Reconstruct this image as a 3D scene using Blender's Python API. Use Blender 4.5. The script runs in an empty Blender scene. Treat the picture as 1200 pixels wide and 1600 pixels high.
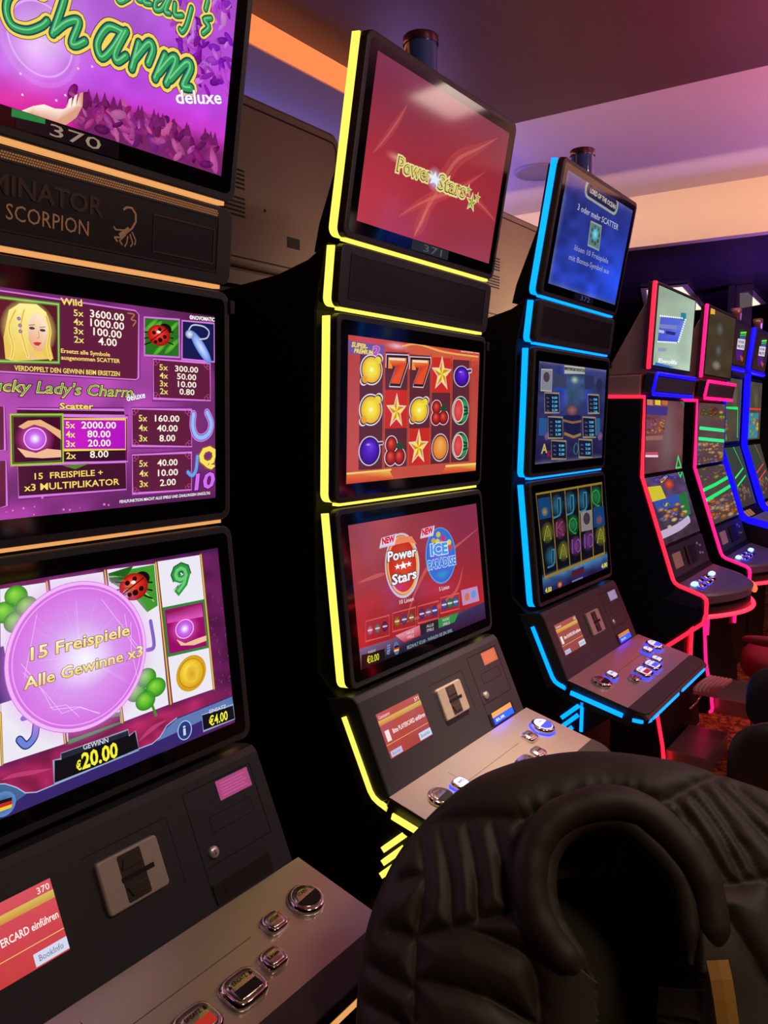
import bpy, bmesh, math, random
import numpy as np
from mathutils import Vector, Matrix

# ------------------------------------------------------------------ camera, world, exposure
scene = bpy.context.scene
CAM = np.array([-1.4585, -1.1701, 1.6])
YAW, PITCH, FPX = math.radians(54.718), math.radians(-6.458), 1275.2
FW = np.array([math.sin(YAW)*math.cos(PITCH), math.cos(YAW)*math.cos(PITCH), math.sin(PITCH)])
RT = np.array([math.cos(YAW), -math.sin(YAW), 0.0])
UP = np.cross(RT, FW)
cd = bpy.data.cameras.new('camera')
cam = bpy.data.objects.new('camera', cd)
scene.collection.objects.link(cam)
cam.matrix_world = Matrix(((RT[0], UP[0], -FW[0], CAM[0]), (RT[1], UP[1], -FW[1], CAM[1]), (RT[2], UP[2], -FW[2], CAM[2]), (0, 0, 0, 1)))
cd.sensor_fit = 'VERTICAL'
cd.sensor_height = 36.0
cd.lens = FPX / 1600.0 * 36.0
cd.clip_start = 0.02
scene.camera = cam
w = bpy.data.worlds.new('world')
scene.world = w
w.use_nodes = True
w.node_tree.nodes['Background'].inputs[0].default_value = (0.35, 0.28, 0.45, 1)
w.node_tree.nodes['Background'].inputs[1].default_value = 0.035
scene.view_settings.view_transform = 'Standard'
scene.view_settings.look = 'None'
scene.view_settings.gamma = 1.0
scene.view_settings.use_curve_mapping = False
scene.view_settings.exposure = 0.0
COL = scene.collection


def area(name, loc, direction, sx, sy, energy, col, spread=180):
    l = bpy.data.lights.new(name, 'AREA')
    l.shape = 'RECTANGLE'
    l.size, l.size_y = sx, sy
    l.energy = energy
    l.color = col
    l.spread = math.radians(spread)
    o = bpy.data.objects.new(name, l)
    o.location = loc
    o.rotation_euler = Vector(direction).to_track_quat('-Z', 'Y').to_euler()
    COL.objects.link(o)
    return o


WARM = (1.0, 0.72, 0.46)
VIOLET = (0.40, 0.28, 1.0)
PINK = (1.0, 0.12, 0.35)
# unseen overhead fill lamps added to light the bezels, cove lights in the ceiling steps
area('downlight', (-0.5, -2.1, 2.96), (0.05, 0.45, -1), 0.5, 0.3, 8.5, WARM, 140)
area('downlight', (1.0, -2.1, 2.96), (0, 0.45, -1), 0.5, 0.3, 8.5, (1.0, 0.82, 0.72), 140)
area('downlight', (3.2, -2.1, 2.96), (0, 0.45, -1), 0.5, 0.3, 9.0, (1.0, 0.74, 0.62), 140)
area('deck_spot', (0.40, -0.30, 2.97), (-0.02, 0.02, -2.2), 0.14, 0.14, 3.0, WARM, 30)  # unseen narrow lamp added to brighten the yellow machine's deck
area('cove_light', (3.45, 0.3, 2.92), (1, 0, 0.0), 5.0, 0.05, 8.0, (1.0, 0.66, 0.36), 110)
area('cove_light', (2.9, 1.7, 2.62), (0.1, -0.25, 1), 1.6, 0.3, 13.0, VIOLET)
area('aisle_glow', (3.1, -1.5, 1.98), (0.1, 0.3, 1), 0.7, 0.7, 17.0, (1.0, 0.45, 0.55), 150)  # added up-light, stands in for pink machine glow on the ceiling
area('cove_light', (0.9, 1.6, 2.62), (0.0, -0.1, 1), 1.8, 0.3, 3.6, (0.30, 0.27, 1.0))
area('aisle_glow', (1.7, -1.5, 1.98), (0.05, 0.2, 1), 0.5, 0.5, 22.0, (1.0, 0.20, 0.32), 150)  # added up-light that reddens the dark ceiling
area('aisle_glow', (0.0, -1.7, 1.98), (0.2, 0.4, 1), 0.5, 0.5, 9.0, (1.0, 0.46, 0.46), 150)  # added up-light that warms the near ceiling
area('aisle_glow', (5.4, -0.7, 1.5), (0.0, 0.1, 1), 0.7, 0.7, 30.0, (0.28, 0.12, 1.0), 150)  # added violet up-light for the far ceiling
area('aisle_glow', (2.9, -1.4, 1.3), (-0.2, 0.35, -1), 0.6, 0.3, 7.0, (1.0, 0.2, 0.26), 140)  # added red lamp for the chair seat, foot rest and carpet
area('back_glow', (0.75, 0.32, 2.03), (-0.05, 0.8, 0.35), 0.35, 0.05, 0.7, (1.0, 0.66, 0.44), 170)  # unseen lamps added to warm the brown machine backs
area('back_glow', (2.2, 0.25, 2.05), (0.0, 0.8, 0.5), 0.6, 0.05, 3.6, (1.0, 0.72, 0.48), 170)

# ------------------------------------------------------------------ picture geometry helpers


def ray(x, y):
    return FW + RT*((x-600)/FPX) - UP*((y-800)/FPX)


def hit(x, y, ax, val):
    v = ray(x, y)
    return CAM + v*((val-CAM[ax])/v[ax])


def proj(p):
    v = np.asarray(p, float) - CAM
    z = v @ FW
    return (600 + FPX*(v @ RT)/z, 800 - FPX*(v @ UP)/z)


def zm(ox, oy, s):
    def f(*a):
        return [(ox + a[i]/s, oy + a[i+1]/s) for i in range(0, len(a), 2)]
    return f


def lin(c):
    c = np.asarray(c, float)/255.0
    return np.where(c <= 0.04045, c/12.92, ((np.maximum(c, 0)+0.055)/1.055)**2.4)


class Frame:
    """a flat frame: u to the right, v up, w out of the surface"""
    def __init__(self, o, ex, ey):
        self.o = np.asarray(o, float)
        self.ex = np.asarray(ex, float)/np.linalg.norm(ex)
        self.ey = np.asarray(ey, float)/np.linalg.norm(ey)
        self.n = np.cross(self.ex, self.ey)

    def p(self, u, v, w_=0.0):
        return self.o + self.ex*u + self.ey*v + self.n*w_

    def shifted(self, dx):
        return Frame(self.o + np.array([dx, 0, 0]), self.ex, self.ey)

    def px(self, x, y):
        v = ray(x, y)
        t = ((self.o-CAM) @ self.n)/(v @ self.n)
        q = CAM + v*t - self.o
        return (q @ self.ex, q @ self.ey)


# ------------------------------------------------------------------ materials
MATS = {}


def mat(name, base=(0.5, 0.5, 0.5), rough=0.5, metal=0.0, emis=None, strength=1.0, spec=0.5, noise=0.0, nscale=40.0, bump=0.0, coat=0.0):
    if name in MATS:
        return MATS[name]
    m = bpy.data.materials.new(name)
    m.use_nodes = True
    nt = m.node_tree
    b = nt.nodes['Principled BSDF']
    b.inputs['Base Color'].default_value = (*base, 1)
    b.inputs['Roughness'].default_value = rough
    b.inputs['Metallic'].default_value = metal
    b.inputs['Specular IOR Level'].default_value = spec
    b.inputs['Coat Weight'].default_value = coat
    if emis is not None:
        b.inputs['Emission Color'].default_value = (*emis, 1)
        b.inputs['Emission Strength'].default_value = strength
    if noise > 0 or bump > 0:
        tc = nt.nodes.new('ShaderNodeTexCoord')
        nz = nt.nodes.new('ShaderNodeTexNoise')
        nz.inputs['Scale'].default_value = nscale
        nz.inputs['Detail'].default_value = 4
        nt.links.new(tc.outputs['Object'], nz.inputs['Vector'])
        if noise > 0:
            mx = nt.nodes.new('ShaderNodeMix')
            mx.data_type = 'RGBA'
            mx.inputs[6].default_value = (*[c*(1-noise) for c in base], 1)
            mx.inputs[7].default_value = (*[min(1, c*(1+noise)) for c in base], 1)
            nt.links.new(nz.outputs['Fac'], mx.inputs[0])
            nt.links.new(mx.outputs[2], b.inputs['Base Color'])
        if bump > 0:
            bp = nt.nodes.new('ShaderNodeBump')
            bp.inputs['Strength'].default_value = bump
            bp.inputs['Distance'].default_value = 0.002
            nt.links.new(nz.outputs['Fac'], bp.inputs['Height'])
            nt.links.new(bp.outputs['Normal'], b.inputs['Normal'])
    MATS[name] = m
    return m


def screen_mat(name, alpha):
    m = bpy.data.materials.new(name)
    m.use_nodes = True
    nt = m.node_tree
    b = nt.nodes['Principled BSDF']
    b.inputs['Base Color'].default_value = (0.004, 0.004, 0.005, 1)
    b.inputs['Roughness'].default_value = 0.08
    b.inputs['Specular IOR Level'].default_value = 0.9
    at = nt.nodes.new('ShaderNodeAttribute')
    at.attribute_name = 'col'
    nt.links.new(at.outputs['Color'], b.inputs['Emission Color'])
    b.inputs['Emission Strength'].default_value = 1.0
    if alpha:
        nt.links.new(at.outputs['Alpha'], b.inputs['Alpha'])
    MATS[name] = m
    return m


M_SCREEN = screen_mat('display_picture', False)
M_GLOW = screen_mat('display_soft_picture', True)
M_BEZEL = mat('charcoal_plastic', (0.037, 0.038, 0.050), 0.40, noise=0.15, nscale=300)
M_GLASS = mat('black_display_glass', (0.003, 0.003, 0.004), 0.06, spec=0.9)
M_BLACK = mat('black_cabinet', (0.004, 0.004, 0.0045), 0.55, spec=0.3, noise=0.2)
M_BLACK2 = mat('black_plastic', (0.012, 0.011, 0.012), 0.45, noise=0.2)
M_PAD = mat('dark_brown_pad', (0.045, 0.034, 0.034), 0.5, noise=0.1, nscale=200, bump=0.1)
M_CHROME = mat('chrome', (0.82, 0.78, 0.74), 0.10, 1.0)
M_BLUELED = mat('blue_button_light', (0.02, 0.02, 0.1), 0.3, emis=(0.02, 0.04, 1.0), strength=2.5)
M_LIT = mat('lit_button_cap', (0.5, 0.5, 0.8), 0.2, emis=(0.62, 0.68, 1.0), strength=1.0)
M_READER = mat('brushed_reader_metal', (0.58, 0.52, 0.47), 0.36, 0.35, noise=0.05, nscale=90)
M_SLOT = mat('black_slot', (0.001, 0.001, 0.001), 0.7)
M_LOCK = mat('lock_metal', (0.75, 0.72, 0.70), 0.3, 0.6)
M_BACK = mat('brown_housing', (0.21, 0.145, 0.108), 0.55, noise=0.06, nscale=8)
M_LAMP = mat('blue_lamp_glass', (0.05, 0.11, 0.36), 0.08, 0.0, coat=1.0)


def steel_mat():
    m = mat('brushed_steel', (0.58, 0.50, 0.43), 0.30, 0.6)
    nt = m.node_tree
    b = nt.nodes['Principled BSDF']
    tc = nt.nodes.new('ShaderNodeTexCoord')
    mp = nt.nodes.new('ShaderNodeMapping')
    mp.inputs['Scale'].default_value = (4, 900, 900)
    nz = nt.nodes.new('ShaderNodeTexNoise')
    nz.inputs['Scale'].default_value = 1.0
    nz.inputs['Detail'].default_value = 3
    bp = nt.nodes.new('ShaderNodeBump')
    bp.inputs['Strength'].default_value = 0.12
    bp.inputs['Distance'].default_value = 0.0006
    nt.links.new(tc.outputs['Object'], mp.inputs['Vector'])
    nt.links.new(mp.outputs['Vector'], nz.inputs['Vector'])
    nt.links.new(nz.outputs['Fac'], bp.inputs['Height'])
    nt.links.new(bp.outputs['Normal'], b.inputs['Normal'])
    return m


M_STEEL = steel_mat()


def led(name, srgb, strength=1.3):
    c = lin(srgb)
    return mat(name, tuple(c*0.3+0.02), 0.4, emis=tuple(c), strength=strength)


# ------------------------------------------------------------------ mesh builder
class MB:
    def __init__(self):
        self.v, self.f, self.m, self.s = [], [], [], []

    def add(self, vs, fs, mi=0, smooth=False):
        k = len(self.v)
        self.v += [tuple(float(c) for c in p) for p in vs]
        for f in fs:
            self.f.append([i+k for i in f])
            self.m.append(mi)
            self.s.append(smooth)

    def loft(self, rings, mi=0, cap0=True, cap1=True, smooth=False, closed=True):
        n = len(rings[0])
        vs = [p for r in rings for p in r]
        fs = []
        for i in range(len(rings)-1):
            for j in range(n if closed else n-1):
                a, b_ = i*n+j, i*n+(j+1) % n
                fs.append([a, b_, b_+n, a+n])
        self.add(vs, fs, mi, smooth)
        if cap0:
            self.add(rings[0], [list(range(n))[::-1]], mi)
        if cap1:
            self.add(rings[-1], [list(range(n))], mi)

    def slab(self, fr, pts, w0, w1, mi=0, ch=0.0, mi_side=None):
        """outline pts (u,v) counter-clockwise extruded from w0 to w1 with a chamfer at the w1 edge"""
        pts = [np.array(p, float) for p in pts]
        rings = [[fr.p(p[0], p[1], w0) for p in pts]]
        if ch > 0:
            rings.append([fr.p(p[0], p[1], w1-ch) for p in pts])
            ins = inset(pts, ch*0.35)
            rings.append([fr.p(p[0], p[1], w1-ch*0.35) for p in ins])
            ins = inset(pts, ch)
            rings.append([fr.p(p[0], p[1], w1) for p in ins])
        else:
            rings.append([fr.p(p[0], p[1], w1) for p in pts])
        self.loft(rings, mi)

    def box(self, a, b_, mi=0, ch=0.0):
        a, b_ = np.minimum(a, b_), np.maximum(a, b_)
        fr = Frame((a[0], a[1], a[2]), (1, 0, 0), (0, 1, 0))
        sx, sy = b_[0]-a[0], b_[1]-a[1]
        self.slab(fr, [(0, 0), (sx, 0), (sx, sy), (0, sy)], 0, b_[2]-a[2], mi, ch)

    def side(self, poly, x0, x1, mi=0, ch=0.0):
        """side profile [(y,z)] extruded along x"""
        A = sum(poly[i][0]*poly[(i+1) % len(poly)][1]-poly[(i+1) % len(poly)][0]*poly[i][1] for i in range(len(poly)))
        if A < 0:
            poly = poly[::-1]
        P = [np.array(p, float) for p in poly]
        if ch > 0:
            I = inset(P, ch)
            rr = [[(x0, *p) for p in I], [(x0+ch, *p) for p in P], [(x1-ch, *p) for p in P], [(x1, *p) for p in I]]
        else:
            rr = [[(x0, *p) for p in P], [(x1, *p) for p in P]]
        self.loft(rr, mi)

    def tube(self, path, r, mi=0, n=10, closed=False, radii=None):
        path = [np.array(p, float) for p in path]
        rings = []
        prev = None
        for i, p in enumerate(path):
            if closed:
                t = path[(i+1) % len(path)]-path[i-1]
            else:
                t = path[min(i+1, len(path)-1)]-path[max(i-1, 0)]
            t = t/np.linalg.norm(t)
            if prev is None:
                a = np.cross(t, (0, 0, 1))
                if np.linalg.norm(a) < 0.1:
                    a = np.cross(t, (0, 1, 0))
            else:
                a = prev - t*(prev @ t)
            a = a/np.linalg.norm(a)
            prev = a
            b_ = np.cross(t, a)
            rr = r if radii is None else radii[i]
            rings.append([p + a*rr*math.cos(k*2*math.pi/n) + b_*rr*math.sin(k*2*math.pi/n) for k in range(n)])
        if closed:
            rings.append(rings[0])
        self.loft(rings, mi, not closed, not closed, True)

    def lathe(self, c, prof, mi=0, n=32, axis=None, squash=(1, 1), e=2.0):
        """profile [(r,h)] about an axis frame (ex,ey,ez)"""
        ex, ey, ez = axis or (np.array([1., 0, 0]), np.array([0, 1., 0]), np.array([0, 0, 1.]))
        rings = []
        for r, h in prof:
            ring = []
            for k in range(n):
                a = 2*math.pi*k/n
                cx, sy = math.cos(a), math.sin(a)
                q = (abs(cx)**e+abs(sy)**e)**(-1.0/e)
                ring.append(np.asarray(c)+ex*(r*squash[0]*cx*q)+ey*(r*squash[1]*sy*q)+ez*h)
            rings.append(ring)
        self.loft(rings, mi, True, True, True)

    def build(self, name, mats, parent=None, smooth_angle=None):
        me = bpy.data.meshes.new(name)
        me.from_pydata(self.v, [], self.f)
        for m in (mats if isinstance(mats, (list, tuple)) else [mats]):
            me.materials.append(m)
        me.polygons.foreach_set('material_index', self.m)
        me.polygons.foreach_set('use_smooth', self.s)
        bm = bmesh.new()
        bm.from_mesh(me)
        bmesh.ops.recalc_face_normals(bm, faces=bm.faces)
        bm.to_mesh(me)
        bm.free()
        me.update()
        o = bpy.data.objects.new(name, me)
        COL.objects.link(o)
        if parent is not None:
            o.parent = parent
        return o


def inset(pts, d):
    n = len(pts)
    out = []
    for i in range(n):
        a, b_, c = pts[i-1], pts[i], pts[(i+1) % n]
        e1, e2 = b_-a, c-b_
        l1, l2 = np.linalg.norm(e1), np.linalg.norm(e2)
        if l1 < 1e-9 or l2 < 1e-9:
            out.append(b_)
            continue
        n1 = np.array([-e1[1], e1[0]])/l1
        n2 = np.array([-e2[1], e2[0]])/l2
        s = n1+n2
        k = max(1+n1 @ n2, 0.3)
        out.append(b_+s*d/k)
    return out


def rrect(u0, v0, u1, v1, r, n=5):
    pts = []
    for cx, cy, a0 in ((u1-r, v0+r, -90), (u1-r, v1-r, 0), (u0+r, v1-r, 90), (u0+r, v0+r, 180)):
        for k in range(n+1):
            a = math.radians(a0+90*k/n)
            pts.append((cx+r*math.cos(a), cy+r*math.sin(a)))
    return pts


def empty(name, loc, label, cat, group=None):
    o = bpy.data.objects.new(name, None)
    COL.objects.link(o)
    o.location = loc
    o.empty_display_size = 0.1
    tag(o, label, cat, group)
    return o


def tag(o, label, cat, group=None):
    o['label'] = label
    o['category'] = cat
    if group:
        o['group'] = group
    return o


def struct(o):
    o['kind'] = 'structure'
    return o


# ------------------------------------------------------------------ glyphs from the built-in font
_GL = {}


def glyphs(s, off=0.0):
    key = (s, round(off, 4))
    if key in _GL:
        return _GL[key]
    cu = bpy.data.curves.new('t', 'FONT')
    cu.body = s
    cu.offset = off
    cu.resolution_u = 2
    cu.fill_mode = 'FRONT'
    ob = bpy.data.objects.new('t', cu)
    COL.objects.link(ob)
    dg = bpy.context.evaluated_depsgraph_get()
    me = ob.evaluated_get(dg).to_mesh()
    V = np.array([v.co[:2] for v in me.vertices]).reshape(-1, 2)
    Fc = [list(p.vertices) for p in me.polygons]
    ob.evaluated_get(dg).to_mesh_clear()
    bpy.data.objects.remove(ob)
    bpy.data.curves.remove(cu)
    _GL[key] = (V, Fc)
    return V, Fc


CAPH = None


class Screen:
    """a lit picture lying on a flat panel; photo pixels are carried onto the panel plane"""
    def __init__(self, fr, quad, rect, w0=0.001, dx=0.0):
        self.fr, self.rect, self.w0 = fr, rect, w0
        u0, v0, u1, v1 = rect
        dst = [(u0, v1), (u1, v1), (u1, v0), (u0, v0)]
        A = []
        for (x, y), (u, v) in zip(quad, dst):
            A.append([x, y, 1, 0, 0, 0, -u*x, -u*y, -u])
            A.append([0, 0, 0, x, y, 1, -v*x, -v*y, -v])
        self.H = np.linalg.svd(np.array(A))[2][-1].reshape(3, 3)
        self.Hi = np.linalg.inv(self.H)
        self.V, self.F, self.C, self.Mi = [], [], [], []
        self.L = 1

    def uv(self, x, y):
        q = self.H @ np.array([x, y, 1.0])
        return np.array([q[0]/q[2], q[1]/q[2]])

    def scale(self, x, y):
        """panel metres per picture pixel along u and v near (x,y)"""
        q = self.uv(x, y)
        e = 0.004

        def pxl(p):
            r = self.Hi @ np.array([p[0], p[1], 1.0])
            return r[:2]/r[2]
        a = pxl(q)
        du = np.linalg.norm(pxl(q+np.array([e, 0]))-a)/e
        dv = np.linalg.norm(pxl(q+np.array([0, e]))-a)/e
        return 1/du, 1/dv

    def _add(self, pts, faces, cols, soft=False, L=None):
        L = self.L if L is None else L
        k = len(self.V)
        u0, v0, u1, v1 = self.rect
        for p in pts:
            p = (min(max(p[0], u0), u1), min(max(p[1], v0), v1))
            self.V.append(tuple(self.fr.p(p[0], p[1], self.w0+L*1.1e-4)))
        self.C += [tuple(c) for c in cols]
        for f in faces:
            self.F.append([i+k for i in f])
            self.Mi.append(1 if soft else 0)

    @staticmethod
    def c4(c):
        a = c[3] if len(c) > 3 else 1.0
        return (*lin(c[:3]), a)

    def inside(self, x, y, m=0.0):
        q = self.uv(x, y)
        u0, v0, u1, v1 = self.rect
        return u0+m < q[0] < u1-m and v0+m < q[1] < v1-m

    def bg(self, func, nx=72, ny=44):
        u0, v0, u1, v1 = self.rect
        uu, vv = np.meshgrid(np.linspace(u0, u1, nx+1), np.linspace(v1, v0, ny+1))
        q = np.stack([uu.ravel(), vv.ravel(), np.ones(uu.size)])
        r = self.Hi @ q
        X, Y = r[0]/r[2], r[1]/r[2]
        c = np.clip(func(X, Y, (uu.ravel()-u0)/(u1-u0), (v1-vv.ravel())/(v1-v0)), 0, 255)
        c = lin(c)
        cols = [(a, b_, d, 1.0) for a, b_, d in c]
        fs = []
        for j in range(ny):
            for i in range(nx):
                a = j*(nx+1)+i
                fs.append([a, a+nx+1, a+nx+2, a+1])
        self._add(list(zip(uu.ravel(), vv.ravel())), fs, cols, L=0)

    def poly(self, pts, col, L=None):
        P = [self.uv(*p) for p in pts]
        cols = [self.c4(c) for c in col] if isinstance(col, list) else [self.c4(col)]*len(P)
        self._add(P, [list(range(len(P)))], cols, soft=any(c[3] < 1 for c in cols), L=L)

    def upoly(self, P, col, L=None):
        self._add(P, [list(range(len(P)))], [self.c4(col)]*len(P), soft=len(col) > 3, L=L)

    def ell(self, c, rx, ry, col, edge=None, rot=0.0, L=None, n=26, rings=1, mid=None, off=(0, 0)):
        q = self.uv(*c)
        su, sv = self.scale(*c)
        ru, rv = rx*su, ry*sv
        cr, sr = math.cos(rot), math.sin(rot)
        stops = [self.c4(col)] + ([self.c4(mid)] if mid else []) + [self.c4(edge or col)]
        nr = len(stops)-1
        pts, cols, fs = [q+np.array([off[0]*ru, off[1]*rv])], [stops[0]], []
        for k in range(1, nr+1):
            t = k/nr
            for i in range(n):
                a = 2*math.pi*i/n
                x, y = ru*t*math.cos(a), rv*t*math.sin(a)
                pts.append(q+np.array([x*cr-y*sr+off[0]*ru*(1-t), x*sr+y*cr+off[1]*rv*(1-t)]))
                cols.append(stops[k])
        for i in range(n):
            fs.append([0, 1+i, 1+(i+1) % n])
        for k in range(1, nr):
            for i in range(n):
                a, b_ = 1+(k-1)*n+i, 1+(k-1)*n+(i+1) % n
                fs.append([a, a+n, b_+n, b_])
        self._add(pts, fs, cols, soft=any(s[3] < 1 for s in stops), L=L)

    def ring(self, c, rx, ry, wpx, col, L=None, n=36, a0=0, a1=360):
        q = self.uv(*c)
        su, sv = self.scale(*c)
        pts, fs = [], []
        for i in range(n+1):
            a = math.radians(a0+(a1-a0)*i/n)
            for r in (0, 1):
                pts.append(q+np.array([(rx-wpx*r)*su*math.cos(a), (ry-wpx*r)*sv*math.sin(a)]))
        for i in range(n):
            fs.append([2*i, 2*i+1, 2*i+3, 2*i+2])
        c4 = self.c4(col)
        self._add(pts, fs, [c4]*len(pts), soft=c4[3] < 1, L=L)

    def line(self, pts, wpx, col, L=None, smooth=False, closed=False, taper=False):
        P = [self.uv(*p) for p in pts]
        su, sv = self.scale(*pts[len(pts)//2])
        hw = wpx*(su+sv)/4
        if smooth and len(P) > 2:
            P = catmull(P, 6)
        if closed:
            P = P+[P[0]]
        n = len(P)
        V, Fc = [], []
        for i in range(n):
            a, b_ = P[max(i-1, 0)], P[min(i+1, n-1)]
            if closed and i in (0, n-1):
                a, b_ = P[n-2], P[1]
            t = b_-a
            t = t/(np.linalg.norm(t)+1e-12)
            nn = np.array([-t[1], t[0]])
            k = 1.0
            if 0 < i < n-1 or closed:
                e = P[(i+1) % n]-P[i] if i < n-1 else P[1]-P[0]
                e = e/(np.linalg.norm(e)+1e-12)
                k = 1/max(abs(e @ t), 0.5)
            h = hw*k
            if taper:
                h *= max(0.08, math.sin(math.pi*(i+0.0)/(n-1)))
            V += [P[i]+nn*h, P[i]-nn*h]
        for i in range(n-1):
            Fc.append([2*i, 2*i+1, 2*i+3, 2*i+2])
        if not closed and not taper:
            for q in (0, n-1):
                k = len(V)
                V.append(P[q])
                for j in range(10):
                    a = 2*math.pi*j/10
                    V.append(P[q]+hw*np.array([math.cos(a), math.sin(a)]))
                for j in range(10):
                    Fc.append([k, k+1+j, k+1+(j+1) % 10])
        c4 = self.c4(col)
        self._add(V, Fc, [c4]*len(V), soft=c4[3] < 1, L=L)

    def box(self, pts, fill=None, border=None, wpx=1.5, L=None):
        L = self.L if L is None else L
        if fill is not None:
            self.poly(pts, fill, L=L)
        if border is not None:
            self.line(pts, wpx, border, L=L+1, closed=True)

    def text(self, s, a, b_, h, col, bold=0.0, shear=0.0, outline=None, ow=0.05, L=None, col2=None):
        """baseline runs from picture point a to b_, capitals h pixels tall"""
        L = self.L if L is None else L
        A, B = self.uv(*a), self.uv(*b_)
        sv = self.scale(*a)[1]
        ex = B-A
        wid = np.linalg.norm(ex)
        ex = ex/wid
        ey = np.array([-ex[1], ex[0]])
        V0, _ = glyphs(s, 0.0)
        x0, x1 = V0[:, 0].min(), V0[:, 0].max()
        ch = glyphs('H')[0][:, 1].max()
        kx, ky = wid/(x1-x0), h*sv/ch

        def put(off, c, LL, cb=None):
            V, Fc = glyphs(s, off)
            P = [A+ex*((q[0]-x0)*kx+shear*q[1]*ky)+ey*q[1]*ky for q in V]
            if cb is None:
                cs = [self.c4(c)]*len(P)
            else:
                ca, cc = np.array(self.c4(c)), np.array(self.c4(cb))
                cs = [tuple(ca*(1-t)+cc*t) for t in np.clip(V[:, 1]/ch, 0, 1)]
            self._add(P, Fc, cs, L=LL)
        if outline is not None:
            put(bold+ow, outline, L)
        put(bold, col, L+1, col2)

    def star(self, c, r, col, edge=None, L=None, col2=None, rot=0.0, ax=1.0):
        L = self.L if L is None else L

        def pts(rr):
            q = self.uv(*c)
            su, sv = self.scale(*c)
            return [q+np.array([(rr if k % 2 == 0 else rr*0.42)*ax*su*math.sin(rot+k*math.pi/5), (rr if k % 2 == 0 else rr*0.42)*sv*math.cos(rot+k*math.pi/5)]) for k in range(10)], q
        if edge:
            P, q = pts(r*1.28)
            self._add(P, [list(range(10))], [self.c4(edge)]*10, L=L)
        P, q = pts(r)
        c1, c2 = self.c4(col), self.c4(col2 or col)
        for k in range(10):
            self._add([q, P[k], P[(k+1) % 10]], [[0, 2, 1]], [c1 if k % 2 else c2]*3, L=L+1)

    def build(self, name, parent, bend=None):
        me = bpy.data.meshes.new(name)
        me.from_pydata(self.V, [], self.F)
        me.materials.append(M_SCREEN)
        me.materials.append(M_GLOW)
        me.polygons.foreach_set('material_index', self.Mi)
        at = me.color_attributes.new('col', 'FLOAT_COLOR', 'POINT')
        at.data.foreach_set('color', np.array(self.C, dtype=np.float32).ravel())
        # every face looks out of the panel
        n = self.fr.n
        me.update()
        nn = np.zeros(len(me.polygons)*3)
        me.polygons.foreach_get('normal', nn)
        flip = (nn.reshape(-1, 3) @ n) < 0
        bm = bmesh.new()
        bm.from_mesh(me)
        bm.faces.ensure_lookup_table()
        bmesh.ops.reverse_faces(bm, faces=[f for f in bm.faces if flip[f.index]])
        bm.to_mesh(me)
        bm.free()
        me.update()
        o = bpy.data.objects.new(name, me)
        COL.objects.link(o)
        if parent is not None:
            o.parent = parent
        return o


def catmull(P, k):
    out = []
    n = len(P)
    for i in range(n-1):
        p0, p1, p2, p3 = P[max(i-1, 0)], P[i], P[i+1], P[min(i+2, n-1)]
        for j in range(k):
            t = j/k
            out.append(0.5*((2*p1)+(p2-p0)*t+(2*p0-5*p1+4*p2-p3)*t*t+(3*p1-p0-3*p2+p3)*t**3))
    out.append(P[-1])
    return out


def vnoise(X, Y, scale, seed=0):
    rs = np.random.RandomState(seed)
    g = rs.rand(64, 64)
    x, y = np.asarray(X)/scale+100, np.asarray(Y)/scale+100
    xi, yi = np.floor(x).astype(int), np.floor(y).astype(int)
    fx, fy = x-xi, y-yi
    fx, fy = fx*fx*(3-2*fx), fy*fy*(3-2*fy)
    a = g[yi % 64, xi % 64]*(1-fx)+g[yi % 64, (xi+1) % 64]*fx
    b_ = g[(yi+1) % 64, xi % 64]*(1-fx)+g[(yi+1) % 64, (xi+1) % 64]*fx
    return a*(1-fy)+b_*fy


def mixc(c0, c1, t):
    t = np.clip(t, 0, 1)[:, None]
    return np.asarray(c0, float)*(1-t)+np.asarray(c1, float)*t


def gauss(X, Y, cx, cy, rx, ry):
    return np.exp(-((X-cx)/rx)**2-((Y-cy)/ry)**2)
# ------------------------------------------------------------------ the room
rng = random.Random(4)


def plane_obj(name, quad, m, kind=True):
    b = MB()
    b.add(quad, [[0, 1, 2, 3]])
    o = b.build(name, m)
    return struct(o) if kind else o


def carpet_mat():
    m = mat('red_patterned_carpet', (0.2, 0.05, 0.02), 0.95, spec=0.1)
    nt = m.node_tree
    b = nt.nodes['Principled BSDF']
    tc = nt.nodes.new('ShaderNodeTexCoord')
    vo = nt.nodes.new('ShaderNodeTexVoronoi')
    vo.feature = 'DISTANCE_TO_EDGE'
    vo.inputs['Scale'].default_value = 9
    nz = nt.nodes.new('ShaderNodeTexNoise')
    nz.inputs['Scale'].default_value = 14
    nz.inputs['Distortion'].default_value = 2.0
    cr = nt.nodes.new('ShaderNodeValToRGB')
    cr.color_ramp.elements[0].position = 0.42
    cr.color_ramp.elements[0].color = (0.16, 0.018, 0.012, 1)
    cr.color_ramp.elements[1].position = 0.56
    cr.color_ramp.elements[1].color = (0.42, 0.13, 0.035, 1)
    mx = nt.nodes.new('ShaderNodeMix')
    mx.data_type = 'RGBA'
    mx.inputs[7].default_value = (0.10, 0.012, 0.015, 1)
    mr = nt.nodes.new('ShaderNodeMapRange')
    mr.inputs[1].default_value = 0.0
    mr.inputs[2].default_value = 0.06
    mr.inputs[3].default_value = 0.7
    mr.inputs[4].default_value = 0.0
    L = nt.links.new
    L(tc.outputs['Object'], vo.inputs['Vector'])
    L(tc.outputs['Object'], nz.inputs['Vector'])
    L(nz.outputs['Fac'], cr.inputs['Fac'])
    L(cr.outputs['Color'], mx.inputs[6])
    L(vo.outputs['Distance'], mr.inputs[0])
    L(mr.outputs[0], mx.inputs[0])
    L(mx.outputs[2], b.inputs['Base Color'])
    return m


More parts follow.
